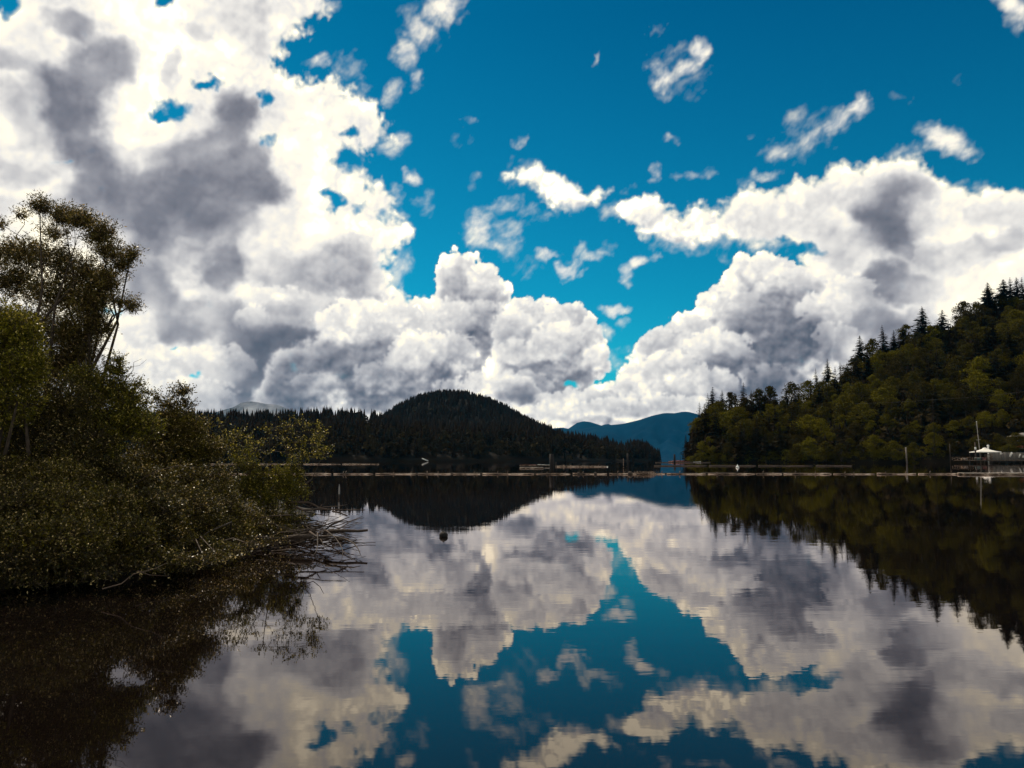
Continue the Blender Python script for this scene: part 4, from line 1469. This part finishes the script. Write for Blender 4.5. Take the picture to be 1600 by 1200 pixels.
# grey retaining wall with white boards leaning on it
e = empty('retaining_wall', (xat(1590, DM), DM + 7, 0))
tag(e, 'low grey panelled wall on the shore right of the tent', 'wall')
zt = mz(706.5)
wl = xat(1640, DM) - xat(1556, DM)
for i in range(12):
    w = wl / 12
    b = MB()
    b.box(-wl * .36 + w * i + .03, -wl * .36 + w * (i + 1) - .03, -.2 - .03 * (i % 2), .2, .2, zt - .1 * (i % 3))
    b.build('wall_panel', M['grey_wall'], e)
for i, (px, y0, y1, tl, lab) in enumerate(((1564.8, 710.5, 707.2, .5, 'smallest white board leaning on the grey wall, nearest the tent'), (1580, 713.8, 706.8, .5, 'longest white board leaning on the grey wall, second from the tent'),
                                         (1593.6, 715.2, 709, .42, 'thin white board leaning on the wall, third from the tent'), (1599.4, 715.2, 712, .42, 'white board leaning on the wall, cut by the right edge'))):
    b = MB()
    z0, z1 = mz(y0), mz(y1)
    h = (z1 - z0) / math.cos(tl)
    wd = .45 if i != 2 else .3
    b.box(-wd, wd, -.08, .08, 0, h, 0, (0, 0, 0), tl)
    o = b.build('leaning_board', M['white_paint'], None, (xat(px, DM + 5.5) - math.sin(tl) * h / 2, DM + 5.5, z0))
    tag(o, lab, 'board')
# shelter at the right edge
dS = DM + 14
e = empty('shelter', (xat(1606, dS), dS, 0))
tag(e, 'open grey roofed shelter cut by the right edge', 'shelter')
zr0, zr1 = mz(681.5, dS), mz(676, dS)
b = MB()
w = 8.0
b.add([(-w, -4, zr0), (w, -4, zr0), (w, 4, zr0), (-w, 4, zr0), (-w * .25, -.5, zr1), (w * .25, -.5, zr1), (w * .25, .5, zr1), (-w * .25, .5, zr1), (-w, -4, zr0 - .3), (w, -4, zr0 - .3), (w, 4, zr0 - .3), (-w, 4, zr0 - .3)],
      [(0, 1, 5, 4), (1, 2, 6, 5), (2, 3, 7, 6), (3, 0, 4, 7), (4, 5, 6, 7), (0, 8, 9, 1), (1, 9, 10, 2), (2, 10, 11, 3), (3, 11, 8, 0), (8, 11, 10, 9)])
b.build('roof', M['roof_grey'], e)
for sx in (-.35, .85):
    for sy in (-3.2, 3.2):
        b = MB()
        b.tube([(w * sx, sy, 0), (w * sx, sy, zr0 - .3)], .16, 6)
        b.build('post', M['galvanised'], e)
b = MB()
b.box(-w * .75, w, -3.5, 3.5, mz(700, dS) - .4, mz(700, dS))
b.build('floor', M['log'], e)
b = MB()
b.box(-w * .75, w, -3.7, -3.55, mz(697.5, dS), mz(697.5, dS) + .2)
b.build('rail', M['log'], e)
for i, (px, s) in enumerate(((1592.5, 1.0), (1596.5, 1.35))):
    b = MB()
    b.box(-.9 * s, .9 * s, -.5, .5, 0, .9 * s)
    o = b.build('planter', M['orange'], None, (xat(px, dS - 3.0), dS - 2.6, mz(700, dS)))
    tag(o, ('smaller orange tub on the floor of the shelter, left one', 'larger orange tub on the floor of the shelter, right one')[i], 'tub')
# flowering shrubs by the shelter
for i, (px, H, lab) in enumerate(((1569, 3.2, 'dark leafy shrub on the wall left of the yellowish shrub'), (1577, 4.2, 'yellowish shrub on the shore before the shelter'), (1584, 3.0, 'small shrub touching the shelter floor'))):
    put_tree(BSH[i], 'shore_bush', (xat(px, DM + 11), DM + 11, mz(706, DM + 11) - .3), H, 6.0, lab, 'bush', 'shrubs by the shelter')
# house on the slope at the right edge, almost hidden
dH = DM + 60
e = empty('hillside_house', (xat(1612, dH), dH, 0))
tag(e, 'pale roof edge and window of a house hidden in trees at the right edge', 'house')
zb = float(at(1600, 662, dH).z)
zr = float(at(1600, 645, dH).z)
b = MB()
b.box(-7, 8, -4, 4, zb - 9, zr - .6)
b.build('wall', M['dark_paint'], e)
b = MB()
b.add([(-9, -5, zr - .55), (9, -5, zr + .6), (9, 5, zr + .6), (-9, 5, zr - .55), (-9, -5, zr - .9), (9, -5, zr + .25), (9, 5, zr + .25), (-9, 5, zr - .9)], [(0, 1, 2, 3), (4, 7, 6, 5), (0, 4, 5, 1), (2, 6, 7, 3), (1, 5, 6, 2), (3, 7, 4, 0)])
b.build('roof', M['roof_grey'], e)
b = MB()
b.box(-3.5, -1.5, -4.08, -4.005, zb - .2, zb + 1.6)
b.build('window', M['galvanised'], e)

# power line across the hillside
e = empty('power_line', (0, 0, 0))
tag(e, 'thin power line crossing the right hillside with one slim pole', 'power line')
dP = 426.0
Pn = [at(x, y, dP) for x, y in ((1335, 631), (1372, 629.5), (1410, 628), (1457, 624.5))]
b = MB()
b.tube([tuple(p) for p in Pn], .028, 4, False)
b.build('wire', M['wire'], e)
Pn = [at(x, y, dP) for x, y in ((1457, 624.5), (1500, 622), (1550, 617.5), (1600, 612), (1660, 604))]
b = MB()
b.tube([tuple(p) for p in Pn], .028, 4, False)
b.build('wire', M['wire'], e)
p = at(1457, 622, dP)
b = MB()
b.tube([(p.x, p.y, p.z - 26), (p.x, p.y, p.z + .3)], [.10, .07], 6)
b.build('pole', M['dark_paint'], e)
# ---------------------------------------------------------------- near bank and its plants
# low muddy bank under the shrubs
bm_ = MB()
shore_px = [(-900, 925), (-300, 925), (0, 918), (120, 905), (240, 884), (330, 866), (400, 852), (450, 840), (470, 831), (468, 820)]
V = []
cols = []
for px, y in shore_px:
    d = CAM_H * FOC / (y - 718.5)
    cols.append((xat(px, d), d))
nr = 12
for r_ in range(nr):
    f = r_ / (nr - 1.0)
    for i, (x, y) in enumerate(cols):
        z = (-.25 if r_ == 0 else .05 + (.20 + .95 * max(0.0, 1 - i / 7.5)) * min(1, f * 3.2) + .05 * math.sin(i * 2.7 + r_ * 1.9))
        k_ = max(0.0, 1 - i / 9.0)
        V.append((x - f * (.2 + 1.5 * k_) + .12 * math.sin(i * 3.1 + r_ * 2), y + (f if r_ != 1 else .02) * (1.5 + 14 * k_) + .1 * math.sin(i * 2.3 + r_), z))
n = len(cols)
Q = [(r_ * n + i, r_ * n + i + 1, (r_ + 1) * n + i + 1, (r_ + 1) * n + i) for r_ in range(nr - 1) for i in range(n - 1)]
bm_.add(V, Q)
o = bm_.build('muddy_bank', M['mud'], None, None, True)
tag(o, 'low dark muddy bank beneath the shrubs on the left', kind='structure')


def near_plant(name, label, cat, base, clumps, leafmat, seed, leaf=(.05, .02), per_twig=14, twig=(.22, .45), stem_r=.05, up=.5, hue=(.1, 1.0), droop=0.0, group=None, barkmat='bark', gather=.0, dens=1.9, pale=.085):
    """clumps: (px, y, depth, rx_px, ry_px, twigs); leaves sit along twigs, twigs along limbs, limbs run back to the base"""
    rs = np.random.RandomState(seed)
    base = np.array(base, float)
    e = empty(name, tuple(base))
    tag(e, label, cat, group)
    limbs, twigs = MB(), MB()
    LV, LQ, LH = [], [], []
    nleaf = 0
    nodes = []
    Lmax = max(np.linalg.norm(np.array(at(q[0], q[1], q[2])) - base) for q in clumps) * 1.08
    for (px, y, dep, rx, ry, nt_) in clumps:
        c = np.array(at(px, y, dep)) - base
        nt_ = int(nt_ * dens)
        rxm, rym = rx / FOC * dep, ry / FOC * dep
        rzm = (rxm + rym) * .5
        # limb, grown out of the nearest clump that is closer to the foot of the plant
        L_ = np.linalg.norm(c)
        par, pr = np.zeros(3), stem_r
        rad_at = lambda q: max(.005, stem_r * max(0.0, 1 - np.linalg.norm(q) / Lmax) ** 1.25)
        best = L_
        for q, qr in nodes:
            if np.linalg.norm(q) < L_ * .985 and np.linalg.norm(c - q) < best and q[2] < c[2] + .1:
                best, par, pr = np.linalg.norm(c - q), q, qr
        dv = c - par
        mid1 = par + dv * .35 + np.array([0, 0, best * .08]) + rs.randn(3) * best * .06
        mid2 = par + dv * .7 + np.array([0, 0, best * .06]) + rs.randn(3) * best * .06
        tip = c + np.array([rs.randn() * rxm * .2, rs.randn() * rzm * .2, rym * .35])
        pr, rr = rad_at(par), rad_at(c)
        limbs.tube([par + (0, 0, -.15 if par[2] == 0 else 0), mid1, mid2, c, tip], [pr, pr * .7 + rr * .3, pr * .3 + rr * .7, rr, .003], 5, False)
        nodes.append((c, rr))
        # side limbs
        subs = [c]
        for k_ in range(max(2, nt_ // 22)):
            u = rs.randn(3)
            u /= np.linalg.norm(u)
            s = c + u * (rxm * .62, rzm * .62, rym * .62)
            q = mid2 * .4 + c * .6 + rs.randn(3) * .05 * L_
            q = mid2 * .3 + c * .7
            limbs.tube([q, (q + s) / 2 + (0, 0, rym * .1) + rs.randn(3) * rxm * .08, s], [rr * .5, rr * .35, .003], 4, False)
            subs.append(s)
        subs = np.array(subs)
        # twigs
        u = unit(rs.randn(nt_, 3))
        rad = rs.rand(nt_, 1) ** .42
        Pc = c + u * rad * np.array([rxm, rzm, rym])
        if gather:
            j = rs.randint(0, len(subs), nt_)
            Pc = Pc * (1 - gather) + (subs[j] + rs.randn(nt_, 3) * np.array([rxm, rzm, rym]) * .22) * gather
        Dn = unit(u * .9 + np.array([0, 0, up]) + rs.randn(nt_, 3) * .45)
        Tl = rs.uniform(twig[0], twig[1], nt_)
        m_ = per_twig
        s = (np.arange(m_) + .5) / m_
        Lp = Pc[:, None, :] + Dn[:, None, :] * (s[None, :, None] - .35) * Tl[:, None, None]
        Lp[..., 2] -= droop * (s ** 2)[None, :] * Tl[:, None]
        Lp = Lp.reshape(-1, 3) + rs.randn(nt_ * m_, 3) * leaf[0] * .35
        Ld = unit(np.repeat(Dn, m_, 0) * .55 + rs.randn(nt_ * m_, 3) * .75 + np.array([0, 0, -.1]))
        Vv, Qq = leaf_quads(Lp, Ld, leaf[0] * rs.uniform(.6, 1.25, nt_ * m_), leaf[1] * rs.uniform(.7, 1.3, nt_ * m_), rs)
        keep = Vv[:, 2].reshape(-1, 4).min(1) > .01 - base[2]
        Vv = Vv.reshape(-1, 4, 3)[keep].reshape(-1, 3)
        Qq = np.arange(len(Vv)).reshape(-1, 4)
        LV.append(Vv)
        LQ.append(Qq + nleaf)
        nleaf += len(Vv)
        hv = np.repeat(np.clip(rs.uniform(hue[0], hue[1], nt_) + rs.uniform(-.28, .28), 0, 1), m_) * .45 + rs.rand(nt_ * m_) * .55
        hv = hv[keep]
        hv = np.where(rs.rand(len(hv)) < pale, 1.0, hv * .93)  # random pale leaves: glints painted as leaf colour, also pale undersides
        LH.append(np.repeat(hv, 4))
        for i in range(0, nt_, 3):
            a = Pc[i] - Dn[i] * Tl[i] * .55
            b2 = Pc[i] + Dn[i] * Tl[i] * .6
            b2[2] -= droop * Tl[i] * .6
            twigs.tube([a, (a + b2) / 2 + rs.randn(3) * .015, b2], [.006, .004, .0015], 3, False)
    limbs.build('trunk', M[barkmat], e, None, True)
    tag(twigs.build('twigs', M[barkmat], e), kind='stuff')
    fo = link('foliage', mesh_np('foliage', np.concatenate(LV), np.concatenate(LQ), M[leafmat], False, {'hue': np.concatenate(LH)}), e)
    tag(fo, kind='stuff')
    return len(np.concatenate(LQ))


def gp(px, d, z=.05):
    return (xat(px, d), d, z)


tot = 0
# tall willow at the left edge
tot += near_plant('willow_tree', 'tall brownish willow with airy top at the left edge', 'tree', gp(70, 15.2), [
    (62, 322, 14.6, 26, 16, 80), (100, 335, 14.6, 30, 20, 130), (130, 345, 14.5, 30, 22, 150), (155, 365, 14.4, 34, 24, 170), (170, 392, 14.4, 26, 22, 110), (90, 365, 14.8, 36, 20, 60),
    (205, 398, 14.2, 16, 12, 60), (168, 440, 14.5, 34, 24, 130), (150, 462, 14.6, 34, 30, 120), (128, 545, 14.8, 36, 34, 190), (165, 515, 14.5, 14, 12, 26), (190, 412, 14.2, 22, 14, 60), (40, 400, 15.0, 60, 34, 260), (100, 410, 14.8, 60, 40, 230), (140, 430, 14.6, 44, 34, 190), (20, 440, 15.2, 60, 40, 300), (90, 460, 14.9, 80, 44, 420),
    (140, 480, 14.6, 44, 40, 240), (185, 470, 14.3, 30, 10, 40), (205, 478, 14.2, 14, 12, 36), (40, 510, 15.2, 80, 50, 480), (110, 520, 14.9, 60, 46, 380), (150, 510, 14.6, 24, 26, 80), (60, 580, 15.2, 80, 60, 460), (110, 570, 15, 44, 50, 280),
    (0, 350, 15.2, 24, 12, 26), (35, 335, 15.0, 16, 10, 18), (5, 395, 15.2, 40, 26, 110), (-60, 420, 15.6, 90, 60, 420), (-60, 520, 15.6, 100, 80, 500), (-160, 460, 15.8, 90, 90, 300),
], 'leaf_willow', 501, (.066, .016), 12, (.16, .36), .060, .7, (.1, 1.0), .1, gather=.45, dens=1.45, pale=.07)
# mid green shrub in front of it
tot += near_plant('green_shrub', 'olive green leafy shrub at the left edge before the willow', 'shrub', gp(-10, 12.6), [
    (5, 500, 12.4, 30, 22, 130), (35, 515, 12.3, 26, 26, 140), (10, 545, 12.4, 46, 40, 330), (40, 570, 12.3, 34, 36, 230), (-40, 540, 12.6, 60, 60, 380), (10, 620, 12.4, 56, 50, 380), (-50, 640, 12.6, 70, 70, 400),
], 'leaf_green', 502, (.044, .020), 13, (.15, .3), .05, .5, (.3, 1.0))
# dark lower interior, its shade put into the leaf colours
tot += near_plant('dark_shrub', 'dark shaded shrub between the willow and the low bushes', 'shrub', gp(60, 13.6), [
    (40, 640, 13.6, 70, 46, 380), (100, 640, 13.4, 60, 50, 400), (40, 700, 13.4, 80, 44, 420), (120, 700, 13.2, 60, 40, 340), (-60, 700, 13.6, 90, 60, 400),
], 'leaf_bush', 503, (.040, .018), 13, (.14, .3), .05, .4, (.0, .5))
# shrub with bare twigs on the skyline
tot += near_plant('round_shrub', 'brown-green shrub with bare arching twigs right of the willow', 'shrub', gp(150, 14.2), [
    (130, 590, 14.2, 36, 20, 150), (180, 576, 14.0, 18, 14, 60), (165, 610, 14.0, 50, 30, 330), (205, 630, 13.9, 30, 26, 170), (120, 640, 14.0, 50, 34, 300), (180, 660, 13.8, 54, 34, 380), (226, 668, 13.8, 30, 24, 140), (140, 700, 13.6, 60, 34, 320),
    (185, 560, 14.0, 10, 7, 14), (215, 600, 14.0, 14, 6, 12), (232, 612, 14, 12, 5, 8),
], 'leaf_green', 504, (.040, .019), 13, (.14, .3), .05, .6, (.2, .9), gather=.2)
# airy shrub whose tips cross the far ridge
tot += near_plant('airy_shrub', 'thin leafed shrub whose open top crosses the far ridge line', 'shrub', gp(275, 16.5), [
    (282, 612, 16.4, 20, 12, 34), (262, 630, 16.4, 22, 12, 34), (292, 630, 16.4, 14, 12, 24), (245, 622, 16.4, 10, 8, 10), (275, 650, 16.3, 36, 20, 120), (250, 680, 16.2, 46, 30, 260), (300, 672, 16.2, 36, 26, 190), (270, 710, 16.0, 54, 30, 330), (320, 705, 16, 34, 26, 200), (230, 730, 15.6, 60, 30, 320),
], 'leaf_bush', 505, (.046, .023), 12, (.16, .34), .045, .6, (.3, 1.0), gather=.25)
# sprigs against the dark far shore
tot += near_plant('slender_shrub', 'slender shrub with scattered light leaves before the dark far shore', 'shrub', gp(430, 18.4), [
    (350, 690, 18, 30, 16, 60), (375, 678, 18, 20, 10, 30), (420, 672, 18, 16, 8, 16), (450, 668, 18, 14, 12, 22), (462, 655, 18, 8, 6, 8), (480, 665, 18, 12, 10, 18), (500, 675, 18, 10, 14, 30), (455, 690, 18, 24, 14, 40), (490, 695, 18, 22, 14, 44), (505, 710, 18, 14, 10, 26),
    (400, 700, 18, 30, 14, 46), (375, 715, 18, 24, 12, 40), (470, 712, 18, 30, 10, 40), (345, 660, 18, 10, 5, 6), (410, 690, 18, 10, 6, 8),
], 'leaf_green', 506, (.048, .026), 9, (.14, .30), .02, .8, (.2, .9), dens=.85, pale=.16)
tot += near_plant('compact_shrub', 'compact yellow-green shrub at the outer end of the bank', 'shrub', gp(425, 17.8), [
    (385, 732, 17.6, 22, 16, 70), (372, 722, 17.6, 12, 10, 20), (410, 738, 17.6, 16, 12, 30), (470, 745, 17.6, 14, 10, 24), (478, 770, 17.5, 14, 12, 24), (345, 765, 17.4, 26, 20, 90), (400, 755, 17.6, 34, 22, 170), (440, 745, 17.6, 28, 20, 150), (460, 730, 17.6, 12, 10, 30), (450, 765, 17.6, 28, 20, 140), (420, 780, 17.5, 40, 20, 180), (380, 770, 17.5, 34, 24, 170), (455, 790, 17.4, 20, 10, 40),
], 'leaf_green', 507, (.042, .022), 12, (.16, .38), .03, .7, (.2, .95), gather=.35, dens=1.3)
# the broad low bushes hanging over the water
tot += near_plant('low_bush', 'broad low bush of small glinting leaves hanging over the water at the left edge', 'bush', gp(40, 12.2), [
    (20, 745, 12.4, 60, 30, 400), (90, 750, 12.3, 60, 30, 400), (20, 790, 11.4, 70, 36, 440), (100, 795, 11.5, 60, 36, 400), (30, 840, 10.9, 70, 32, 400), (110, 845, 11.0, 60, 32, 360), (-70, 780, 12.2, 90, 60, 500), (-60, 850, 11.6, 90, 40, 400),         (10, 720, 13, 60, 30, 200), (90, 715, 13, 60, 30, 240),
], 'leaf_bush', 508, (.038, .019), 13, (.14, .28), .04, .3, (.1, .9), .1)
tot += near_plant('low_bush', 'middle low bush of brownish green leaves left of the driftwood', 'bush', gp(215, 14.2), [
    (170, 745, 13.6, 50, 26, 320), (230, 755, 14.0, 50, 26, 340), (290, 750, 15.0, 40, 26, 260), (170, 790, 12.4, 54, 32, 340), (240, 795, 12.8, 54, 32, 340), (300, 790, 14.0, 46, 28, 280), (190, 835, 11.8, 54, 28, 300), (260, 838, 13.2, 50, 24, 240), (200, 868, 11.8, 60, 14, 130),   (262, 874, 12.0, 44, 12, 110), (150, 820, 12.6, 40, 30, 200),
], 'leaf_bush', 509, (.040, .020), 13, (.14, .28), .04, .3, (.15, 1.0), .1)
tot += near_plant('low_bush', 'outermost low bush trailing its leaves over the driftwood', 'bush', gp(345, 16.4), [
    (335, 745, 16.4, 34, 20, 130), (330, 780, 16.0, 40, 26, 240), (370, 800, 16.2, 34, 20, 160), (310, 820, 15.0, 50, 24, 240), (360, 832, 15.6, 40, 16, 130), (300, 852, 13.6, 44, 16, 190), (340, 860, 13.4, 36, 10, 80), (300, 790, 15.4, 40, 34, 200), (400, 822, 16.4, 28, 12, 80), (425, 808, 17.0, 34, 14, 110), (465, 812, 17.0, 26, 10, 60), (440, 828, 16.6, 30, 8, 60),
], 'leaf_bush', 510, (.042, .021), 12, (.14, .28), .035, .3, (.2, 1.0), .1)
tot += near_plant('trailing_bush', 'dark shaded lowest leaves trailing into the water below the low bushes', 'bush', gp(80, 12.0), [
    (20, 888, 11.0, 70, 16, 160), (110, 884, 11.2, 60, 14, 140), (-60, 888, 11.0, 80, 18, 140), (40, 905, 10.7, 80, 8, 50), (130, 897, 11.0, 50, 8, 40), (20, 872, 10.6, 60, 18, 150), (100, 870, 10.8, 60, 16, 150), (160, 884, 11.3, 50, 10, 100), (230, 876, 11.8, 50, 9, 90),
], 'leaf_bush', 512, (.038, .018), 12, (.14, .26), .03, .2, (.0, .25), .15, pale=.07)  # low hue range paints the shade at the water's edge into the leaves
tot += near_plant('hanging_sprays', 'thin leafy sprays reaching out low over the water', 'bush', gp(300, 14.5, .1), [
    (40, 900, 10.6, 46, 8, 10), (150, 898, 10.7, 40, 8, 12), (235, 886, 11.3, 34, 8, 14), (320, 874, 12.2, 36, 8, 22), (340, 868, 12.6, 30, 8, 30), (390, 850, 14.2, 30, 8, 34), (430, 842, 15.2, 24, 6, 22), (280, 880, 12.0, 30, 8, 26),
], 'leaf_bush', 511, (.040, .020), 11, (.14, .26), .02, .1, (.0, .5), .2, pale=.12)  # darker hues put the waterside shade into these leaf colours too
print('leaves', tot)


# bare twigs on the skyline of the round shrub and willow: one branch each
def pixel_branch(pts, d, r0, r1, name, label, cat, group=None, mat='bark', jit=.0, seed=0, d1=None):
    rs = np.random.RandomState(seed)
    n = len(pts)
    dd = [d + ((d1 or d) - d) * i / (n - 1) for i in range(n)]
    P = [np.array(at(x, y, q)) for (x, y), q in zip(pts, dd)]
    o0 = P[0].copy()
    b = MB()
    b.tube([p - o0 + rs.randn(3) * jit for p in P], list(np.linspace(r0, r1, n)), 6, True)
    o = b.build(name, M[mat], None, tuple(o0), True)
    if label:
        tag(o, label, cat, group)
    return o


bare = [([(120, 620), (128, 590), (136, 560), (146, 535)], .012), ([(128, 600), (140, 575), (152, 555), (160, 538)], .008), ([(178, 610), (178, 575), (178, 545)], .006), ([(190, 602), (206, 580), (208, 566), (222, 560)], .008),
        ([(208, 572), (218, 570), (230, 560)], .004), ([(185, 598), (205, 612), (222, 626), (230, 632)], .010), ([(195, 600), (212, 602), (222, 606)], .005), ([(200, 604), (214, 618), (226, 620)], .005), ([(130, 585), (122, 560), (126, 540)], .006),
        ([(134, 570), (150, 548), (165, 535)], .004), ([(188, 602), (200, 590), (214, 584)], .004)]
e = empty('bare_shrub', tuple(at(128, 640, 14.1)))
tag(e, 'leafless grey twigs standing above the brown-green shrub', 'shrub')
b = MB()
rsb = np.random.RandomState(9)
o0 = np.array(at(128, 640, 14.1))
for pts_, r in bare:
    P = [np.array(at(x, y, 14.05)) - o0 + rsb.randn(3) * .012 for x, y in pts_]
    b.tube([(0, 0, 0)] + P[:1] + P[1:], [r * 1.5] + list(np.linspace(r, .002, len(P))), 4, False)
b.build('branches', M['bark'], e)

# ---------------------------------------------------------------- driftwood heap at the end of the bank
marked = [
    ([(446, 786), (463, 785), (481, 785), (490, 789), (498, 793), (512, 796)], 17.4, .030, .016, 'arched pale driftwood branch on top of the heap'),
    ([(462, 792), (470, 795), (478, 797), (505, 795), (540, 797), (571, 796.5)], 17.2, .026, .010, 'long straight driftwood branch pointing right over the water'),
    ([(519, 798), (530, 801), (543, 806)], 17.0, .022, .014, 'short pale driftwood branch slanting down at the right end'),
    ([(497, 795), (504, 788)], 17.1, .012, .008, 'short stub forking up from the arched branch'),
    ([(506, 830), (540, 828.5), (560, 830), (575, 828.5)], 16.0, .036, .024, 'thick dark driftwood stick lying on bright water'),
    ([(440, 842), (465, 839), (488, 838)], 15.6, .050, .040, 'stout sawn driftwood log end at the foot of the heap'),
    ([(484, 831), (495, 839), (520, 838), (541, 843), (553, 849), (560, 858), (563, 867)], 16.0, .022, .006, 'forked dark branch curving down to the right over bright water'),
    ([(553, 849), (562, 848), (570, 850)], 15.0, .006, .003, 'tiny side twig off the curving forked branch'),
    ([(496, 832), (497, 850), (494, 862), (486, 872)], 15.8, .014, .004, 'thin dark twig hanging straight down from the heap'),
    ([(500, 840), (505, 850), (512, 858)], 15.6, .012, .004, 'short dark twig right of the straight hanging one'),
    ([(509, 828), (524, 840), (532, 852), (536, 862), (534, 876)], 15.8, .014, .004, 'long thin twig drooping over the bright water'),
    ([(536, 862), (545, 866), (550, 872)], 14.6, .006, .003, 'side twig at the tip of the long drooping twig'),
    ([(508, 828), (520, 818), (535, 812), (545, 808)], 16.6, .018, .008, 'dark stick slanting up along the right edge of the heap'),
    ([(515, 822), (530, 816), (545, 817)], 16.5, .010, .004, 'thin stick below the slanting one at the right edge'),
    ([(470, 888), (480, 884), (490, 888), (500, 880), (508, 868)], 13.6, .010, .003, 'crooked thin twig lying alone on bright water below the heap'),
    ([(470, 888), (466, 896), (464, 906)], 13.4, .007, .002, 'drooping end of twig lying on bright water below the heap'),
    ([(500, 835), (530, 830), (545, 834)], 16.0, .012, .004, 'thin stick just under the thick dark stick'),
]
for i, (pts_, d, r0, r1, lab) in enumerate(marked):
    # branches near or below the waterline: bring them to the depth where they hang just above the water
    ylow = max(y for _, y in pts_)
    dmax = (CAM_H - .06) * FOC / max(ylow - 718.5, 1)
    dd = min(d, dmax)
    pixel_branch(pts_, d if i < 4 else min(d, (CAM_H - .06) * FOC / max(pts_[0][1] - 718.5, 1)), r0, r1, 'driftwood_branch', lab, 'branch', None, 'dead' if i < 4 else 'darklog', .004, i, dd)

rsd = np.random.RandomState(12)
for i in range(140):
    px = rsd.uniform(392, 528) if i % 3 else rsd.normal(470, 26)
    d = rsd.uniform(16.0, 19.0) if px > 430 else rsd.uniform(15, 17.4)
    base = np.array((xat(px, d), d, rsd.uniform(.0, .16 + .62 * math.exp(-((px - 468) / 42.0) ** 2) * rsd.rand())))
    a = rsd.uniform(-.5, .5) + (0 if rsd.rand() < .75 else math.pi)
    L_ = rsd.uniform(.35, 1.1)
    dv = np.array((math.cos(a), math.sin(a) * .8, rsd.uniform(-.12, .22)))
    P = [np.zeros(3)]
    for s in range(4):
        dv = dv + rsd.randn(3) * .16
        P.append(P[-1] + dv / np.linalg.norm(dv) * L_ / 4)
    P = [p if p[2] + base[2] > -.03 else np.array((p[0], p[1], -.03 - base[2])) for p in P]
    r = rsd.uniform(.005, .017)
    b = MB()
    b.tube(P, list(np.linspace(r, r * .35, 5)), 5)
    if rsd.rand() < .5:
        q = P[2]
        b.tube([q, q + rsd.randn(3) * .08 + dv * .15, q + rsd.randn(3) * .1 + dv * .3], [r * .5, r * .35, r * .15], 4)
    o = b.build('driftwood_branch', M['dead' if rsd.rand() < .10 else 'darklog'], None, tuple(base), True)
    tag(o, 'dead stick tangled in the driftwood heap', 'branch', 'dead sticks of the driftwood heap')
# pale dead branches in the lower part of the bushes
for i, (pts_, d) in enumerate((([(145, 875), (172, 874), (195, 885), (215, 895)], 12.0), ([(170, 873), (200, 860), (225, 855), (245, 848)], 12.0), ([(225, 855), (255, 864), (282, 872), (305, 871)], 12.2), ([(160, 920), (190, 912), (208, 898), (240, 890), (262, 880)], 10.6), ([(215, 893), (235, 897), (262, 900)], 11.2),
                              ([(205, 762), (225, 745), (248, 735), (275, 728), (310, 729)], 13.2), ([(245, 782), (280, 795), (300, 796)], 13.2), ([(320, 790), (345, 785), (365, 787)], 14.4), ([(262, 876), (275, 866), (300, 862)], 12.4))):
    ylow = max(y for _, y in pts_)
    dd = min(d, (CAM_H - .05) * FOC / (ylow - 718.5))
    labs = ['nearly level pale branch low in the bushes over the water', 'pale branch rising right from the low fork in the bushes', 'pale branch falling right from the top of the low fork', 'lowest curved pale branch just above the dark water', 'short pale twig ending at the lowest curved branch',
            'curved pale branch reaching right through the upper bushes', 'short straight pale branch in the middle of the bushes', 'pale branch near the outermost low bush', 'small pale twig above the falling branch']
    pixel_branch(pts_, dd - .3, .008, .003, 'dead_branch', labs[i], 'branch', None, 'dead', .006, 40 + i)
# ---------------------------------------------------------------- air
k = NT('haze')
pv = k.n('ShaderNodeVolumePrincipled')
pv.inputs['Color'].default_value = (.01, .50, .97, 1)
pv.inputs['Density'].default_value = 1.2e-5
pv.inputs['Anisotropy'].default_value = .0
k.t.links.new(pv.outputs[0], k.out.inputs[1])
b = MB()
b.box(-9000, 9000, -400, 10500, -6.5, 760)
o = b.build('haze', k.m)
tag(o, 'thin blue air between the near shores and the far mountains', kind='stuff')
